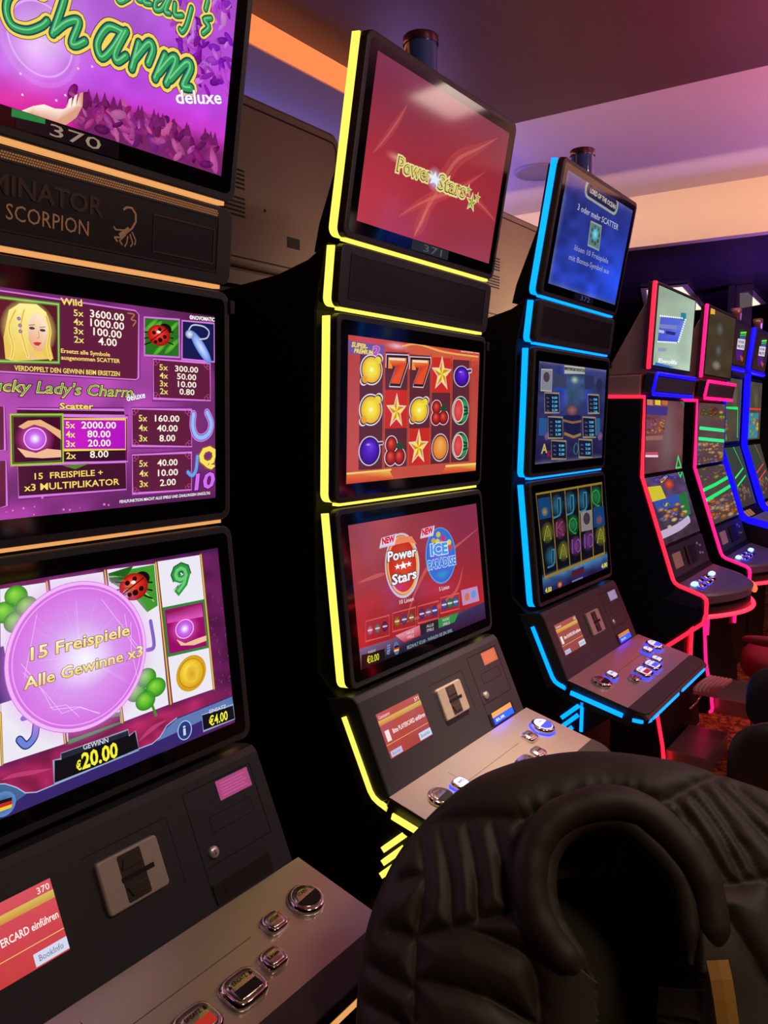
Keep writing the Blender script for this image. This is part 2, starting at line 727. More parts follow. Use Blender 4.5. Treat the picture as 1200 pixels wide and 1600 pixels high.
M_CARPET = carpet_mat()
M_CEIL_D = mat('dark_satin_ceiling', (0.13, 0.075, 0.085), 0.42, spec=0.4, noise=0.12, nscale=3.0, bump=0.05)
M_CEIL_L = mat('pale_painted_ceiling', (0.62, 0.52, 0.58), 0.7, noise=0.03, nscale=2)
M_CREAM = mat('cream_painted_riser', (0.80, 0.66, 0.48), 0.75, noise=0.03, nscale=2)
M_WALL = mat('dark_wall_paint', (0.035, 0.028, 0.032), 0.8, noise=0.1, nscale=6)
M_CEIL_F = mat('dark_glossy_ceiling', (0.07, 0.045, 0.07), 0.3, spec=0.5, noise=0.1, nscale=2.0)

plane_obj('floor', [(-4, -4.5, 0), (10, -4.5, 0), (10, 3.2, 0), (-4, 3.2, 0)], M_CARPET)
plane_obj('wall_back', [(-4, 3.2, 0), (10, 3.2, 0), (10, 3.2, 3.4), (-4, 3.2, 3.4)], M_WALL)
plane_obj('wall_right', [(10, 3.2, 0), (10, -4.5, 0), (10, -4.5, 3.4), (10, 3.2, 3.4)], M_WALL)
plane_obj('wall_left', [(-4, -4.5, 0), (-4, 3.2, 0), (-4, 3.2, 3.4), (-4, -4.5, 3.4)], M_WALL)
plane_obj('wall_front', [(10, -4.5, 0), (-4, -4.5, 0), (-4, -4.5, 3.4), (10, -4.5, 3.4)], M_WALL)
# dark dropped ceiling over the first machines: back edge along x, right edge along y
XE, YE = 2.22, 0.94
b = MB()
b.box((-4, -4.5, 3.0), (XE, YE, 3.08))
struct(b.build('ceiling', M_CEIL_D))
b = MB()
b.box((XE, -4.5, 3.10), (4.2, 3.2, 3.16))
struct(b.build('ceiling_pale_recess', M_CEIL_L)).name = 'trim_1'
b = MB()
b.box((-4, YE+0.012, 2.90), (XE-0.05, 3.2, 2.96))
o = struct(b.build('trim_2', M_CEIL_L))
# orange light band on the step behind the dark ceiling
b = MB()
b.box((-4, YE, 2.905), (XE-0.1, YE+0.01, 2.999))
o = b.build('cove_light_band', led('orange_light_band', (252, 140, 78), 1.0))
tag(o, 'long orange light band along the step in the ceiling at upper left', 'light strip')
b = MB()
b.box((4.2, -4.5, 2.765), (4.3, 3.2, 3.12))
struct(b.build('trim_3', M_CREAM))
b = MB()
b.box((4.3, -4.5, 2.765), (10, 3.2, 2.80))
struct(b.build('trim_4', M_CEIL_F))


def ceiling_light(c4, z, label):
    b = MB()
    P = [np.array([q[0], q[1]]) for q in c4]
    fr = Frame((0, 0, z), (1, 0, 0), (0, -1, 0))
    pts = [(p[0], -p[1]) for p in P]
    A = sum(pts[i][0]*pts[(i+1) % 4][1]-pts[(i+1) % 4][0]*pts[i][1] for i in range(4))
    if A < 0:
        pts = pts[::-1]
    r = empty('ceiling_light', (float(np.mean([p[0] for p in P])), float(np.mean([p[1] for p in P])), z), label, 'light')
    loc = np.array(r.location)
    fr = Frame((-loc[0], -loc[1], 0), (1, 0, 0), (0, -1, 0))
    fr.o = np.array([-loc[0], -loc[1], -0.0])
    b.slab(fr, pts, 0.0, 0.012)
    b.build('frame', M_CREAM, r)
    b = MB()
    b.slab(fr, [tuple(q) for q in inset([np.array(p) for p in pts], 0.05)], 0.0121, 0.016)
    b.build('diffuser', mat('warm_diffuser', (0.8, 0.7, 0.6), 0.5, emis=tuple(lin((255, 236, 212))), strength=1.1), r)
    return r


q = [hit(x, y, 2, 2.75) for x, y in ((985, 477), (1022, 470), (1040, 497), (1020, 492))]
ceiling_light([(5.9, 1.25), (7.6, 1.75), (7.6, 1.1), (5.9, 0.85)], 2.755, 'pale lit ceiling panel seen between the blue machine and the first pink machine')
q = [hit(x, y, 2, 2.755)[:2] for x, y in ((1147, 456), (1176, 452), (1197, 473), (1150, 482))]
ceiling_light(q, 2.755, 'bright ceiling panel at the right edge above the far machines')
# disc on the pale ceiling
dc = hit(843, 268, 2, 3.095)
b = MB()
b.lathe((dc[0], dc[1], 3.10), [(0.155, 0), (0.155, -0.012), (0.14, -0.022), (0.125, -0.016), (0.02, -0.018), (0.001, -0.018)], n=48)
o = b.build('ceiling_speaker', mat('grey_speaker_grille', (0.34, 0.30, 0.33), 0.5, noise=0.1, nscale=200))
tag(o, 'round grey disc on the lilac ceiling left of the blue machine', 'speaker')
# far pillar with a glass pane beside it
pz = 6.2
b = MB()
a1, a2 = hit(1137, 480, 0, pz), hit(1146, 480, 0, pz)
b.box((pz, a2[1], 0), (pz+0.18, a1[1], 2.76))
o = b.build('pillar', mat('dark_brown_pillar', (0.06, 0.045, 0.04), 0.4))
tag(o, 'slim dark pillar below the bright ceiling panel at the right', 'pillar')
a1, a2 = hit(1147, 480, 0, pz), hit(1173, 480, 0, pz)
g = mat('smoked_brown_glass', (0.16, 0.11, 0.085), 0.1)
g.node_tree.nodes['Principled BSDF'].inputs['Alpha'].default_value = 0.72
b = MB()
b.box((pz+0.05, a2[1], 0), (pz+0.06, a1[1], 2.76))
o = b.build('glass_panel', g)
tag(o, 'smoked brown glass panel beside the slim dark pillar', 'glass panel')

# ------------------------------------------------------------------ the tall machines of the front row
PR = {'A': (-.1003, 2.4238), 'B': (-.027, 1.9945), 'C': (-.0107, 1.8455), 'D': (0, 1.4004), 'E': (-.0472, .9664),
      'F': (-.0623, .9451), 'G': (-.1536, .7438), 'H': (-.4141, .6784)}
WD = 0.70
XM = [-1.029, 0.0, 1.029]


def seg(a, c):
    P, Q = PR[a], PR[c]
    return Frame((0, Q[0], Q[1]), (1, 0, 0), (0, P[0]-Q[0], P[1]-Q[1])), math.hypot(P[0]-Q[0], P[1]-Q[1])


FT, LT = seg('A', 'B')
FS, LS = seg('B', 'C')
FM, LM = seg('C', 'D')
FL, LL_ = seg('D', 'E')
FC, LC = seg('F', 'G')
FD, LD = seg('G', 'H')
GAP = 0.006
RECT = {'t': (.0395, LT*(1-.8924), WD-.0395, LT*(1-.0923)), 'm': (.040, LM*(1-.8872), WD-.040, LM*(1-.1198)), 'l': (.041, LL_*(1-.8955), WD-.041, LL_*(1-.1080))}
FRS = {'t': FT, 'm': FM, 'l': FL}


def left_px(m, k, right):
    """full picture quad of a display whose left side lies outside the picture"""
    u0, v0, u1, v1 = RECT[k]
    fr = FRS[k].shifted(XM[m])
    pr = [proj(fr.p(u, v)) for u, v in ((u0, v1), (u1, v1), (u1, v0), (u0, v0))]
    return [pr[0], right[0] or pr[1], right[1] or pr[2], pr[3]]


QUADS = [
    {'t': left_px(0, 't', (None, (345, 278))), 'm': left_px(0, 'm', ((334, 492), (338, 781))), 'l': left_px(0, 'l', ((343, 856), (369, 1131)))},
    {'t': [(591, 78), (797, 208), (768, 412), (560, 343)], 'm': [(545, 520), (751, 551), (742, 735), (542, 756)], 'l': [(544, 819), (746, 787), (759, 966), (565, 1046)]},
    {'t': [(886, 267), (986, 329), (961, 475), (858, 442)], 'm': [(842, 562), (947, 577), (936, 713), (834, 724)], 'l': [(841, 769), (935, 757), (951, 887), (850, 925)]},
]


def u_path(u0, v0, u1, v1, r, top=True):
    """left side, bottom and right side of a rounded rectangle"""
    P = [(u0, v1-r*0.3), (u0, v0+r)]
    for k in range(1, 7):
        a = math.radians(180+90*k/6)
        P.append((u0+r+r*math.cos(a), v0+r+r*math.sin(a)))
    P.append((u1-r, v0))
    for k in range(1, 7):
        a = math.radians(270+90*k/6)
        P.append((u1-r+r*math.cos(a), v0+r+r*math.sin(a)))
    P.append((u1, v1-r*0.3))
    return P


def led_band(fr, P, w0, w1, th, m, parent, open_bottom=False):
    P = [np.array(p, float) for p in P]
    n = len(P)
    rings = []
    for i in range(n):
        t = P[min(i+1, n-1)]-P[max(i-1, 0)]
        t = t/np.linalg.norm(t)
        nn = np.array([-t[1], t[0]])
        a, c = P[i], P[i]+nn*th
        rings.append([fr.p(*a, w0), fr.p(*a, w1), fr.p(*c, w1), fr.p(*c, w0)])
    b = MB()
    b.loft(rings)
    return b.build('led_strip', m, parent)


def flat_text(b, fr, s, u, v, w0, width, h, mi, bold=0.0, shear=0.0):
    V0, _ = glyphs(s, 0)
    V, Fc = glyphs(s, bold)
    x0, x1 = V0[:, 0].min(), V0[:, 0].max()
    ch = glyphs('H')[0][:, 1].max()
    b.add([fr.p(u+(q[0]-x0)/(x1-x0)*width+shear*q[1]/ch*h, v+q[1]/ch*h, w0) for q in V], Fc, mi)


def edge_light(fr, m_led, parent):
    b = MB()
    b.slab(fr, [(.02, -.001), (WD-.02, -.001), (WD-.02, GAP), (.02, GAP)], -.024, -.006)
    return b.build('edge_light', m_led, parent)


def display(root, name, fr, L, m_led, lowest=False):
    b = MB()
    out = rrect(0, GAP, WD, L-GAP, 0.022)
    b.slab(fr, out, -0.020, 0.0, 0, 0.003)
    b.slab(fr, rrect(0.014, GAP+0.014, WD-0.014, L-GAP-0.014, 0.012), 0.0, 0.0005, 1)
    b.slab(fr, [tuple(p) for p in inset([np.array(p) for p in out], 0.019)], -0.060, -0.0201, 2)
    d = b.build(name, [M_BEZEL, M_GLASS, M_BLACK2], root)
    if lowest:
        for s in (0, 1):
            P = [(0.0, L-GAP-0.008), (0.0, GAP+0.022)]
            for k in range(1, 6):
                a = math.radians(180+85*k/5)
                P.append((0.022+0.022*math.cos(a), GAP+0.022+0.022*math.sin(a)))
            P.append((0.042, GAP))
            if s:
                P = [(WD-p[0], p[1]) for p in P][::-1]
            led_band(fr, P, -0.044, -0.024, 0.005, m_led, d)
    else:
        led_band(fr, u_path(0, GAP, WD, L-GAP, 0.022), -0.044, -0.024, 0.005, m_led, d)
        edge_light(fr, m_led, d)
    return d


# button layout on the deck: u, v, kind, half width, half depth, superellipse
BUTTONS = [(.634, .178, 'start', .036, .034, 2.0), (.549, .178, 'auto', .023, .020, 4), (.490, .124, 'line', .023, .020, 4),
           (.414, .116, 'bet', .037, .030, 4), (.318, .116, 'red', .037, .030, 4), (.238, .120, 'plain', .023, .020, 4),
           (.172, .181, 'side', .023, .020, 4), (.092, .184, 'round', .036, .034, 2.0)]


def make_button(deck, u, v, kind, rx, ry, e, lit):
    b = MB()
    ax = (FD.ex, FD.ey, FD.n)
    c = FD.p(u, v, 0.0015)
    sq = (1, ry/rx)
    if lit:
        b.lathe(c, [(rx*1.10, 0), (rx*1.12, 0.002), (rx*1.06, 0.0055), (rx*0.9, 0.006)], 1, 28, ax, sq, e)
    z0 = 0.0045 if lit else 0.0
    b.lathe(c, [(rx*1.0, z0), (rx*1.03, z0+0.004), (rx*0.99, z0+0.009), (rx*0.86, z0+0.0125), (rx*0.80, z0+0.0118)], 0, 28, ax, sq, e)
    top = z0+0.0118
    cap = 2 if lit else 3
    b.lathe(c, [(rx*0.80, top-0.002), (rx*0.79, top+0.0005), (rx*0.5, top+0.0014), (0.0008, top+0.0018)], cap, 28, ax, sq, e)
    f2 = Frame(c, FD.ex, FD.ey)
    zt = top+0.0021
    dk = 4
    if kind in ('start', 'round'):
        P = [(rx*0.70*math.cos(math.radians(a)), -rx*0.10+ry*0.62*math.sin(math.radians(a))) for a in range(-170, 0, 10)]
        P = [(rx*0.72*math.cos(math.radians(a)), ry*0.72*math.sin(math.radians(a))) for a in range(-175, 6, 12)]
        b.slab(f2, P, zt-0.001, zt, dk if not lit else 1)
        flat_text(b, f2, 'START' if kind == 'start' else 'STOP', -rx*0.36, ry*0.22, zt, rx*0.72, ry*0.22, dk)
    elif kind in ('bet', 'red'):
        P = [(-rx*0.62, -ry*0.62), (rx*0.62, -ry*0.62), (rx*0.62, -ry*0.02), (-rx*0.62, -ry*0.02)]
        b.slab(f2, P, zt-0.001, zt, 5 if kind == 'red' else (dk if not lit else 1))
        flat_text(b, f2, 'EINSATZ', -rx*0.4, ry*0.25, zt, rx*0.8, ry*0.24, dk)
        for s in (-1, 1):
            b.slab(f2, [(s*rx*0.6-rx*.08, ry*0.24), (s*rx*0.6+rx*.08, ry*0.24), (s*rx*0.6, ry*0.48)], zt-0.001, zt, dk)
    else:
        flat_text(b, f2, {'auto': 'AUTOSTART', 'line': 'Linien'}.get(kind, 'INFO'), -rx*0.5, -ry*0.1, zt, rx*1.0, ry*0.34, dk, 0.02)
    return b.build('button', [M_CHROME, M_BLUELED, M_LIT, mat('mirror_button_cap', (0.66, 0.58, 0.52), 0.22, 0.9), M_SLOT,
                              mat('red_button_window', (0.5, 0.02, 0.02), 0.3, emis=(0.8, 0.05, 0.03), strength=0.35)], deck)


def slot_machine(mi, led_rgb, label, number, lit, sticker_rgb, bill_lit, strength=1.3):
    x = XM[mi]
    root = empty('slot_machine', (x, 0, 0), label, 'slot machine', 'tall slot machines in a row')
    m_led = led('led_light_%d_%d_%d' % led_rgb, led_rgb, strength)
    b = MB()
    b.side([(.02, 1.995), (.08, 1.963), (.17, 1.94), (.55, 1.90), (.55, 0), (-.06, 0), (-.06, .42), (-.125, .50), (-.215, .575), (-.30, .645), (-.12, .70), (-.02, .93), (.055, 1.0), (.062, 1.40), (.055, 1.85)], 0.003, WD-0.003, 0, 0.004)
    b.side([(-.062, 2.405), (.0, 2.02), (.10, 1.99), (.085, 2.05), (-.02, 2.30), (-.045, 2.405)], 0.05, WD-0.05, 0, 0.004)
    cab = b.build('cabinet', M_BLACK, root)
    ds = {}
    ds['t'] = display(root, 'top_display', FT, LT, m_led)
    # sign panel with a sunken plate
    b = MB()
    out = rrect(0, GAP, WD, LS-GAP, 0.02)
    b.slab(FS, out, -0.020, 0, 0, 0.003)
    b.slab(FS, [tuple(p) for p in inset([np.array(p) for p in out], 0.008)], -0.060, -0.0201, 1)
    i0 = rrect(0.035, 0.026, WD-0.035, LS-0.024, 0.004, 2)
    b.slab(FS, i0, 0.0, 0.0004, 1)
    for (p, q_) in (((0.035, 0.026), (WD-0.035, 0.029)), ((0.035, LS-0.027), (WD-0.035, LS-0.024)), ((0.035, .026), (.038, LS-.024)), ((WD-.038, .026), (WD-.035, LS-.024))):
        b.slab(FS, [p, (q_[0], p[1]), q_, (p[0], q_[1])], 0.0004, 0.0016, 0)
    sp = b.build('sign_panel', [M_BEZEL, mat('dark_sign_plate', (0.016, 0.015, 0.02), 0.35)], root)
    led_band(FS, u_path(0, GAP, WD, LS-GAP, 0.02), -0.044, -0.024, 0.005, m_led, sp)
    edge_light(FS, m_led, sp)
    ds['m'] = display(root, 'middle_display', FM, LM, m_led)
    ds['l'] = display(root, 'lower_display', FL, LL_, m_led, True)
    b = MB()   # the small catch at the upper right of the middle display
    b.slab(FM, rrect(WD-0.004, LM-0.045, WD+0.008, LM-0.020, 0.002, 2), -0.02, 0.006, 0, 0.001)
    b.build('latch', M_BLACK2, ds['m'])
    # console
    b = MB()
    F_, G_ = PR['F'], PR['G']
    b.side([F_, (F_[0]+.012, F_[1]+.010), (F_[0]+.03, F_[1]+.010), (.03, .94), (-.08, .70), (G_[0]+.004, G_[1]-.01), G_], 0.0, WD, 0, 0.003)
    con = b.build('console', M_BEZEL, root)
    # thin seams of the service door and reader plate
    b = MB()
    for P in ([(0.500, 0.015), (0.502, 0.015), (0.502, 0.207), (0.500, 0.207)], [(0.500, 0.205), (0.668, 0.205), (0.668, 0.207), (0.500, 0.207)],
              [(0.668, 0.070), (0.670, 0.070), (0.670, 0.207), (0.668, 0.207)], [(0.502, 0.069), (0.670, 0.069), (0.670, 0.071), (0.502, 0.071)],
              [(0.455, 0.065), (0.4565, 0.065), (0.4565, 0.185), (0.455, 0.185)], [(0.285, 0.1835), (0.456, 0.1835), (0.456, 0.185), (0.285, 0.185)],
              [(0.54, 0.120), (0.645, 0.120), (0.645, 0.1212), (0.54, 0.1212)], [(0.54, 0.148), (0.645, 0.148), (0.645, 0.1492), (0.54, 0.1492)],
              [(0.54, 0.120), (0.5412, 0.120), (0.5412, 0.149), (0.54, 0.149)], [(0.645, 0.120), (0.6462, 0.120), (0.6462, 0.149), (0.645, 0.149)]):
        b.slab(FC, P, 0.0, 0.0003, 0)
    b.build('service_door', M_SLOT, con)
    b = MB()
    b.slab(FC, rrect(.303, .083, .422, .168, .007), 0.0, 0.009, 0, 0.003)
    b.slab(FC, rrect(.340, .088, .385, .163, .002, 1), 0.009, 0.0094, 1)
    b.slab(FC, rrect(.338, .121, .402, .129, .001, 1), 0.0094, 0.0098, 2)
    for s in (-1, 1):
        b.slab(FC, [(.343, .125+s*.014), (.382, .125+s*.014), (.375, .125+s*.030), (.350, .125+s*.030)][::s], 0.0094, 0.0120, 1, 0.001)
    b.build('card_reader', [M_READER, mat('dark_reader_throat', (0.05, 0.04, 0.035), 0.35), M_SLOT], con)
    b = MB()
    b.lathe(FC.p(.528, .091, 0), [(.0105, 0), (.0105, .004), (.009, .006), (.002, .0065)], 0, 24, (FC.ex, FC.ey, FC.n))
    b.slab(FC, [(.5275, .086), (.5285, .086), (.5285, .096), (.5275, .096)], .0062, .0068, 1)
    b.build('lock', [M_LOCK, M_SLOT], con)
    b = MB()
    b.slab(FC, rrect(.503, .005, .646, .042, .004, 2), 0, 0.003, 0, 0.001)
    if bill_lit:
        b.slab(FC, [(.517, .026), (.634, .026), (.634, .040), (.517, .040)], 0.003, 0.0036, 1)
        b.slab(FC, [(.519, .008), (.634, .008), (.634, .025), (.519, .025)], 0.003, 0.0036, 2)
        flat_text(b, FC, 'EUR', .53, .013, 0.0038, .05, .007, 3, 0.02)
    else:
        b.slab(FC, [(.526, .016), (.637, .016), (.637, .036), (.526, .036)], 0.003, 0.0036, 4)
    b.build('bill_slot', [M_BLACK2, mat('amber_label', (0.6, 0.33, 0.1), 0.5, emis=(0.55, 0.27, 0.07), strength=0.6), mat('blue_slot_light', (.02, .03, .1), .3, emis=(.0, .008, 1.0), strength=18.0), M_LIT, M_SLOT], con)
    b = MB()
    b.slab(FC, [(.578, .166), (.660, .166), (.660, .202), (.578, .202)], 0.0, 0.0006, 0)
    for k in range(5):
        b.slab(FC, [(.586, .172+.0055*k), (.650-.006*(k % 2), .172+.0055*k), (.650-.006*(k % 2), .1738+.0055*k), (.586, .1738+.0055*k)], 0.0006, 0.0008, 1)
    c = lin(sticker_rgb)
    b.build('sticker', [mat('sticker_%d' % mi, tuple(c*1.2), 0.5, emis=tuple(c), strength=0.45), mat('sticker_print_%d' % mi, tuple(np.minimum(c*1.6, 1)), 0.5, emis=tuple(c), strength=0.75)], con)
    # deck
    b = MB()
    G_, H_ = PR['G'], PR['H']
    b.side([G_, H_, (H_[0]-.010, H_[1]-.012), (H_[0]-.004, H_[1]-.030), (H_[0]+.03, H_[1]-.050), (G_[0]-.06, G_[1]-.085), (G_[0]+.03, G_[1]-.06)], -0.004, WD+0.014, 0, 0.006)
    deck = b.build('button_deck', M_BLACK2, root)
    b = MB()
    b.slab(FD, [(-.003, .0575), (WD+.013, .0575), (WD+.013, LD-.001), (-.003, LD-.001)], 0.0, 0.0015, 0)
    for P in ([(.208, .1815), (.500, .1845), (.500, .1858), (.208, .1828)], [(.2035, .186), (.2047, .186), (.2047, .236), (.2035, .236)],
              [(.208, .1815), (.2085, .1828), (.2047, .186), (.2035, .186)]):
        b.slab(FD, P, 0.0015, 0.0017, 1)
    b.build('deck_plate', [M_STEEL, mat('dark_seam', (0.06, 0.05, 0.05), 0.5)], deck)
    b = MB()
    b.slab(FD, [(-.004+.03, -.004), (WD+.014-.03, -.004), (WD+.014-.009, .005), (WD+.014, .026), (WD+.014, .0575), (-.004, .0575), (-.004, .026), (.005, .005)], -0.002, 0.004, 0, 0.002)
    b.build('hand_rest', M_PAD, deck)
    for (u, v, kind, rx, ry, e) in BUTTONS:
        make_button(deck, u, v, kind, rx, ry, e, kind in lit)
    # light strips on the sides and the front of console and deck
    for (xa, sg) in ((0.0, -1), (WD, 1)):
        def strip(P, wd, dx=0.0):
            fr = Frame((xa+dx*sg, 0, 0), (0, 1, 0), (0, 0, 1)) if sg > 0 else Frame((xa+dx*sg, 0, 0), (0, -1, 0), (0, 0, 1))
            s2 = 1 if sg > 0 else -1
            Q = [np.array([p[0]*s2, p[1]]) for p in P]
            n = len(Q)
            l, r = [], []
            for i in range(n):
                t = Q[min(i+1, n-1)]-Q[max(i-1, 0)]
                t = t/np.linalg.norm(t)
                nn = np.array([-t[1], t[0]])*wd/2
                l.append(Q[i]+nn)
                r.append(Q[i]-nn)
            b = MB()
            rings = [[fr.p(*l[i], -0.002), fr.p(*r[i], -0.002), fr.p(*r[i], 0.004), fr.p(*l[i], 0.004)] for i in range(n)]
            b.loft(rings)
            return b
        strip([(-.024, .906), (-.100, .745), (-.110, .732), (-.124, .724), (-.150, .7145)], .013).build('led_strip', m_led, con)
        strip([(-.170, .7085), (-.345, .668)], .014, 0.012).build('led_strip', m_led, deck)
        for P in ([(-.136, .612), (-.197, .668)], [(-.136, .580), (-.193, .634)], [(-.131, .547), (-.174, .588)]):
            strip(P, .014).build('side_light', m_led, cab)
        if mi == 2:
            strip([(-.206, .68), (-.205, .58)], .010).build('side_light', m_led, cab)
    fy = H_[0]-.008
    frf = Frame((0, fy, H_[1]-.026), (1, 0, 0), (0, 0, 1))
    for (a, c_) in ((0.045, .335), (.375, .675)):
        b = MB()
        b.slab(frf, rrect(a, 0, c_, .011, .003, 2), -0.004, 0.003)
        b.build('led_strip', m_led, deck)
    b = MB()
    b.loft([[(x_, y_, H_[1]-.026), (x_, y_, H_[1]-.015), (x2, y2, H_[1]-.015), (x2, y2, H_[1]-.026)] for x_, y_, x2, y2 in
            ((-.009, -.375, .002, -.375), (-.009, -.400, .002, -.395), (.001, -.417, .008, -.408), (.03, -.426, .03, -.415))])
    b.build('led_strip', m_led, deck)
    if mi == 2:
        kc = hit(928, 1112, 1, -.09)
        b = MB()
        b.lathe((kc[0]-x, -.062, kc[2]), [(.022, 0), (.022, .022), (.018, .028), (.009, .030), (.009, .044), (.002, .045)], 0, 20, (np.array([1., 0, 0]), np.array([0, 0, 1.]), np.array([0, -1., 0])))
        b.build('key_lock', M_CHROME, cab)
    # signal lamp on top
    b = MB()
    c = np.array([.30, -.035, 2.40])
    b.lathe(c, [(.040, 0), (.040, .10)], 0, 32)
    b.lathe(c, [(.043, .10), (.043, .118), (.040, .121), (.02, .122)], 1, 32)
    b.lathe(c, [(.045, 0.0), (.045, .012), (.040, .016)], 1, 32)
    b.build('signal_lamp', [M_LAMP, mat('dark_chrome', (0.35, 0.32, 0.34), 0.15, 1.0)], root)
    S = {}
    for k in 'tml':
        S[k] = Screen(FRS[k], QUADS[mi][k], RECT[k], 0.0007)
    return root, ds, sp, con, S
# ------------------------------------------------------------------ pictures on the displays
Z1, Z2, Z3 = zm(0, 0, 3), zm(0, 400, 3), zm(0, 800, 2.857)
Z5, Z6, Z7 = zm(500, 0, 3.2), zm(490, 450, 3.871), zm(500, 750, 4.0)
Z8, Z9 = zm(780, 200, 4.446), zm(790, 530, 3.72)
GOLD, CREAMT, WHITE, BLK = (250, 220, 110), (255, 246, 225), (255, 255, 255), (12, 8, 10)


def petals(S, rg, n, box, size, cols, L, test=None):
    x0, y0, x1, y1 = box
    for k in range(n):
        x, y = rg.uniform(x0, x1), rg.uniform(y0, y1)
        if test and not test(x, y):
            continue
        a = rg.uniform(0, 6.28)
        s = rg.uniform(*size)
        if not S.inside(x, y, s*.0006+.0005):
            continue
        c = rg.choice(cols)
        d = [max(0, q-rg.randint(5, 40)) for q in c]
        S.ell((x, y), s, s*rg.uniform(0.35, 0.6), c, tuple(d), rot=a, L=L+(k % 3), n=10, off=(-0.3, 0.2))


def letter(S, strokes, L, wide=1.0):
    """brush letters: dark rim, yellow body, green core with a highlight"""
    for pts in strokes:
        S.line(pts, 24.5*wide, (70, 45, 30), L=L, smooth=True)
    for pts in strokes:
        S.line(pts, 22.5*wide, (246, 214, 92), L=L+1, smooth=True)
    for pts in strokes:
        S.line(pts, 14.0*wide, (28, 74, 84), L=L+2, smooth=True)
    for pts in strokes:
        S.line(pts, 9.0*wide, (48, 158, 84), L=L+3, smooth=True)
    for pts in strokes:
        S.line([(x-1.2*wide, y-1.2*wide) for x, y in pts], 2.4*wide, (120, 206, 150), L=L+4, smooth=True)


def hand(S, pts, L, fingers=None):
    c = [(255, 238, 224) if i < len(pts)*0.6 else (222, 158, 132) for i in range(len(pts))]
    S.poly(pts, c, L=L)


def ladybug(S, c, r, L):
    x, y = c
    for k in range(3):
        for s in (-1, 1):
            S.line([(x, y+r*0.3*(k-1)), (x+s*r*1.25, y+r*(0.55*(k-1)+0.25))], r*0.1, (20, 20, 10), L=L)
    S.ell((x+r*0.55, y-r*0.55), r*0.55, r*0.5, (30, 25, 25), (8, 6, 8), L=L+1)
    S.ell((x, y), r, r*0.93, (245, 90, 60), (150, 18, 16), L=L+2, off=(-0.2, 0.35), mid=(220, 45, 32))
    S.line([(x-r*0.75, y+r*0.5), (x+r*0.65, y-r*0.6)], r*0.07, (50, 8, 8), L=L+3)
    for dx, dy, q in ((-.45, -.25, .17), (.1, .4, .2), (-.3, .55, .15), (.5, .12, .17), (.05, -.55, .16)):
        S.ell((x+dx*r, y+dy*r), q*r, q*r, (30, 6, 8), L=L+3)
    S.ell((x-r*0.05, y-r*0.3), r*0.17, r*0.12, (255, 240, 235), L=L+4)


def orb(S, c, r, L):
    S.ell(c, r*1.8, r*1.7, (255, 120, 230, 0.95), (220, 40, 160, 0.0), L=L, n=32)
    S.ell(c, r, r, (235, 205, 255), (178, 60, 205), mid=(205, 110, 235), L=L+1, n=32)
    S.ell(c, r*0.45, r*0.45, (255, 255, 255, 1.0), (225, 190, 255, 0.0), L=L+2)
    S.ring(c, r, r, r*0.09, (245, 190, 255), L=L+2)


